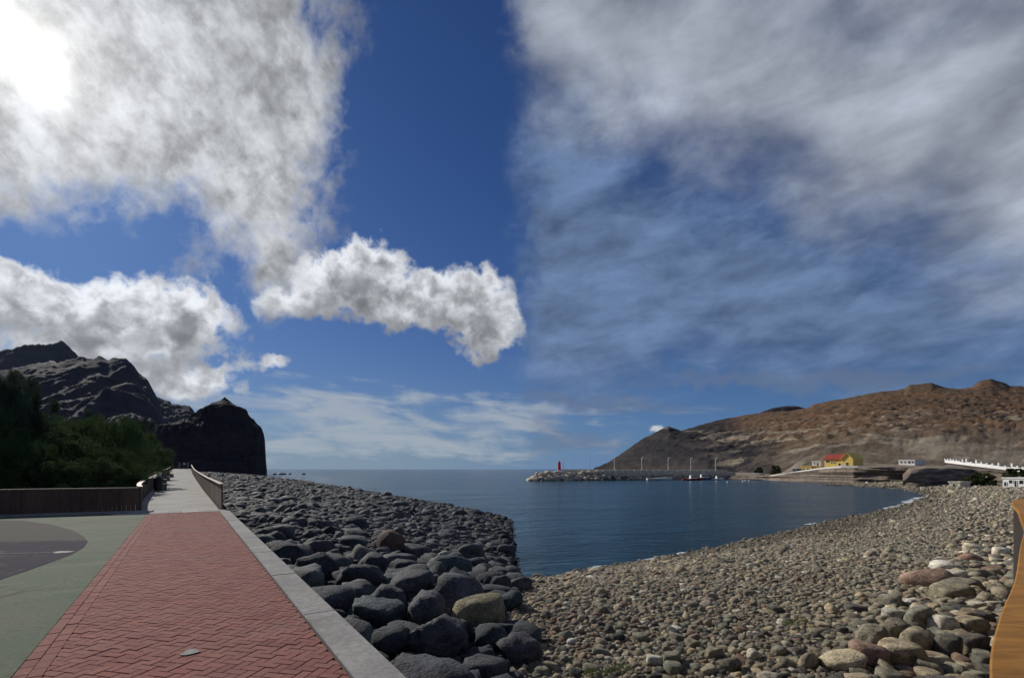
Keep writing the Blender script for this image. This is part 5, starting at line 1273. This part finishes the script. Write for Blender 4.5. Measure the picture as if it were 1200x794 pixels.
# ------------------------------------------------------------------ street furniture and people on the path
def bin_():
    p = PR(42.0, -1.55, path_z(42)); e = empty('litter_bin', p, 0.5); tag(e, 'black litter bin beside the benches on the left of the concrete path', 'litter bin')
    m = MB(); m.tube((0, 0, 0.08), (0, 0, 0.86), 0.24, 0.29, 14); m.build('body', M_black, e, False)
    m = MB(); m.tube((0, 0, 0.865), (0, 0, 0.93), 0.31, 0.30, 14); m.tube((0, 0, 0.93), (0, 0, 1.06), 0.30, 0.12, 14); m.build('lid', M_black, e)
    m = MB(); m.tube((0, 0, 0), (0, 0, 0.08), 0.12, 0.12, 10); m.build('foot', M_steel, e)
bin_()
M_bench = simple('bench_stone', (0.26, 0.26, 0.28), (0.18, 0.18, 0.2), 4, 0.8)
def bench(s, p, label):
    e = empty('bench', PR(s, p, path_z(s)), math.atan2(DV.y, DV.x)); tag(e, label, 'bench', 'benches along the concrete path')
    for k in range(3):
        m = MB(); m.box((-0.85, -0.24+0.16*k, 0.42), (0.85, -0.24+0.16*k+0.145, 0.47)); m.build('slat', M_wood_grey, e)
    for k in range(2):
        m = MB(); m.box((-0.85, 0.255+0.02*k, 0.58+0.15*k), (0.85, 0.29+0.02*k, 0.71+0.15*k)); m.build('backrest', M_wood_grey, e)
    for sx in (-0.65, 0.55):
        m = MB(); m.box((sx, -0.22, 0), (sx+0.1, 0.22, 0.418)); m.build('leg', M_bench, e)
        m = MB(); m.box((sx, 0.22, 0.0), (sx+0.1, 0.253, 0.88)); m.build('support', M_bench, e)
bench(44.5, -1.35, 'bench nearest the black litter bin'); bench(58, -1.7, 'second bench farther along the path'); bench(70, -1.7, 'third bench, close to the far fence'); bench(86, -1.6, 'farthest bench before the top of the rise')
M_cloth = [simple('blue_cloth', (0.05, 0.09, 0.22), None, 6), simple('grey_cloth', (0.2, 0.2, 0.22), None, 6), simple('white_cloth', (0.5, 0.5, 0.5), None, 6)]
M_skin = simple('skin', (0.36, 0.22, 0.15), None, 8, 0.6)
def person(s, p, top, leg, label, stride=0.16, h=1.7):
    z = path_z(s); e = empty('person', PR(s, p, z), math.atan2(DV.y, DV.x)-math.pi/2); tag(e, label, 'person', 'people walking at the far end of the path')
    J = {'pel': (0, 0, 0.93), 'sp': (0, 0.02, 1.15), 'ch': (0, 0.03, 1.36), 'nk': (0, 0.03, 1.48), 'hd': (0, 0.04, 1.60), 'tp': (0, 0.03, 1.69),
         'lh': (-0.1, 0, 0.90), 'lk': (-0.11, stride*0.7, 0.50), 'la': (-0.11, stride*0.6, 0.08), 'lt': (-0.12, stride*0.6+0.16, 0.04),
         'rh': (0.1, 0, 0.90), 'rk': (0.11, -stride*0.2, 0.49), 'ra': (0.11, -stride*1.3, 0.10), 'rt': (0.12, -stride*1.3+0.15, 0.04),
         'ls': (-0.18, 0.02, 1.41), 'le': (-0.22, -0.05, 1.14), 'lw': (-0.22, 0.05, 0.90), 'lf': (-0.22, 0.09, 0.80), 'rs': (0.18, 0.02, 1.41), 're': (0.22, 0.06, 1.14), 'rw': (0.22, 0.18, 0.92), 'rf': (0.22, 0.22, 0.83)}
    E = [('pel', 'sp'), ('sp', 'ch'), ('ch', 'nk'), ('nk', 'hd'), ('hd', 'tp'), ('pel', 'lh'), ('lh', 'lk'), ('lk', 'la'), ('la', 'lt'), ('pel', 'rh'), ('rh', 'rk'), ('rk', 'ra'), ('ra', 'rt'), ('ch', 'ls'), ('ls', 'le'), ('le', 'lw'), ('lw', 'lf'), ('ch', 'rs'), ('rs', 're'), ('re', 'rw'), ('rw', 'rf')]
    rad = dict(pel=.15, sp=.135, ch=.15, nk=.06, hd=.10, tp=.07, lh=.09, rh=.09, lk=.06, rk=.06, la=.042, ra=.042, lt=.04, rt=.04, ls=.065, rs=.065, le=.045, re=.045, lw=.033, rw=.033, lf=.035, rf=.035)
    def skin(keys, edges, name, mat, grow=1.0, root=None):
        me = bpy.data.meshes.new(name); ks = list(keys); me.from_pydata([Vector(J[k])*h/1.7 for k in ks], [(ks.index(a), ks.index(b)) for a, b in edges], [])
        o = bpy.data.objects.new(name, me); link(o, e); o.modifiers.new('skin', 'SKIN'); me.materials.append(mat)
        sv = me.skin_vertices[0].data
        for i, k in enumerate(ks): sv[i].radius = (rad[k]*grow, rad[k]*grow*0.85); sv[i].use_root = (k == (root or ks[0]))
        o.modifiers.new('sub', 'SUBSURF').render_levels = 1
    skin(J.keys(), E, 'body', M_skin, 1.0)
    skin(['pel', 'sp', 'ch', 'ls', 'le', 'rs', 're'], [('pel', 'sp'), ('sp', 'ch'), ('ch', 'ls'), ('ls', 'le'), ('ch', 'rs'), ('rs', 're')], 'shirt', top, 1.12)
    skin(['pel', 'lh', 'lk', 'la', 'rh', 'rk', 'ra'], [('pel', 'lh'), ('lh', 'lk'), ('lk', 'la'), ('pel', 'rh'), ('rh', 'rk'), ('rk', 'ra')], 'trousers', leg, 1.14)
    m = MB(); v, f = ICO[2]; m.add([(q[0]*0.108, q[1]*0.115+0.02, q[2]*0.10+1.655) for q in v*h/1.7], f.tolist()); m.build('hair', M_black, e, True)
person(139, -1.1, M_cloth[0], M_cloth[1], 'person in blue walking on the left at the top of the path'); person(141, -0.2, M_cloth[2], M_cloth[0], 'person in a pale top in the middle at the top of the path', 0.2); person(138, 0.5, M_cloth[1], M_cloth[1], 'person in grey beside the seaward fence at the top of the path', 0.1)

# ------------------------------------------------------------------ air
def haze():
    m = MB(); m.box((-9300, -1900, SEA-1.5), (9300, 9300, 820)); hm = bpy.data.materials.new('haze'); hm.use_nodes = True; nt = hm.node_tree
    for n in list(nt.nodes):
        if n.type == 'BSDF_PRINCIPLED': nt.nodes.remove(n)
    v = nt.nodes.new('ShaderNodeVolumePrincipled'); v.inputs['Color'].default_value = (0.62, 0.78, 1.0, 1); v.inputs['Density'].default_value = HAZE; v.inputs['Anisotropy'].default_value = 0.0
    out = [n for n in nt.nodes if n.type == 'OUTPUT_MATERIAL'][0]; nt.links.new(v.outputs[0], out.inputs['Volume'])
    o = m.build('haze', hm); o['kind'] = 'stuff'; o['label'] = 'thin sea haze over the bay and the mountains'
HAZE = 0.000011
haze()
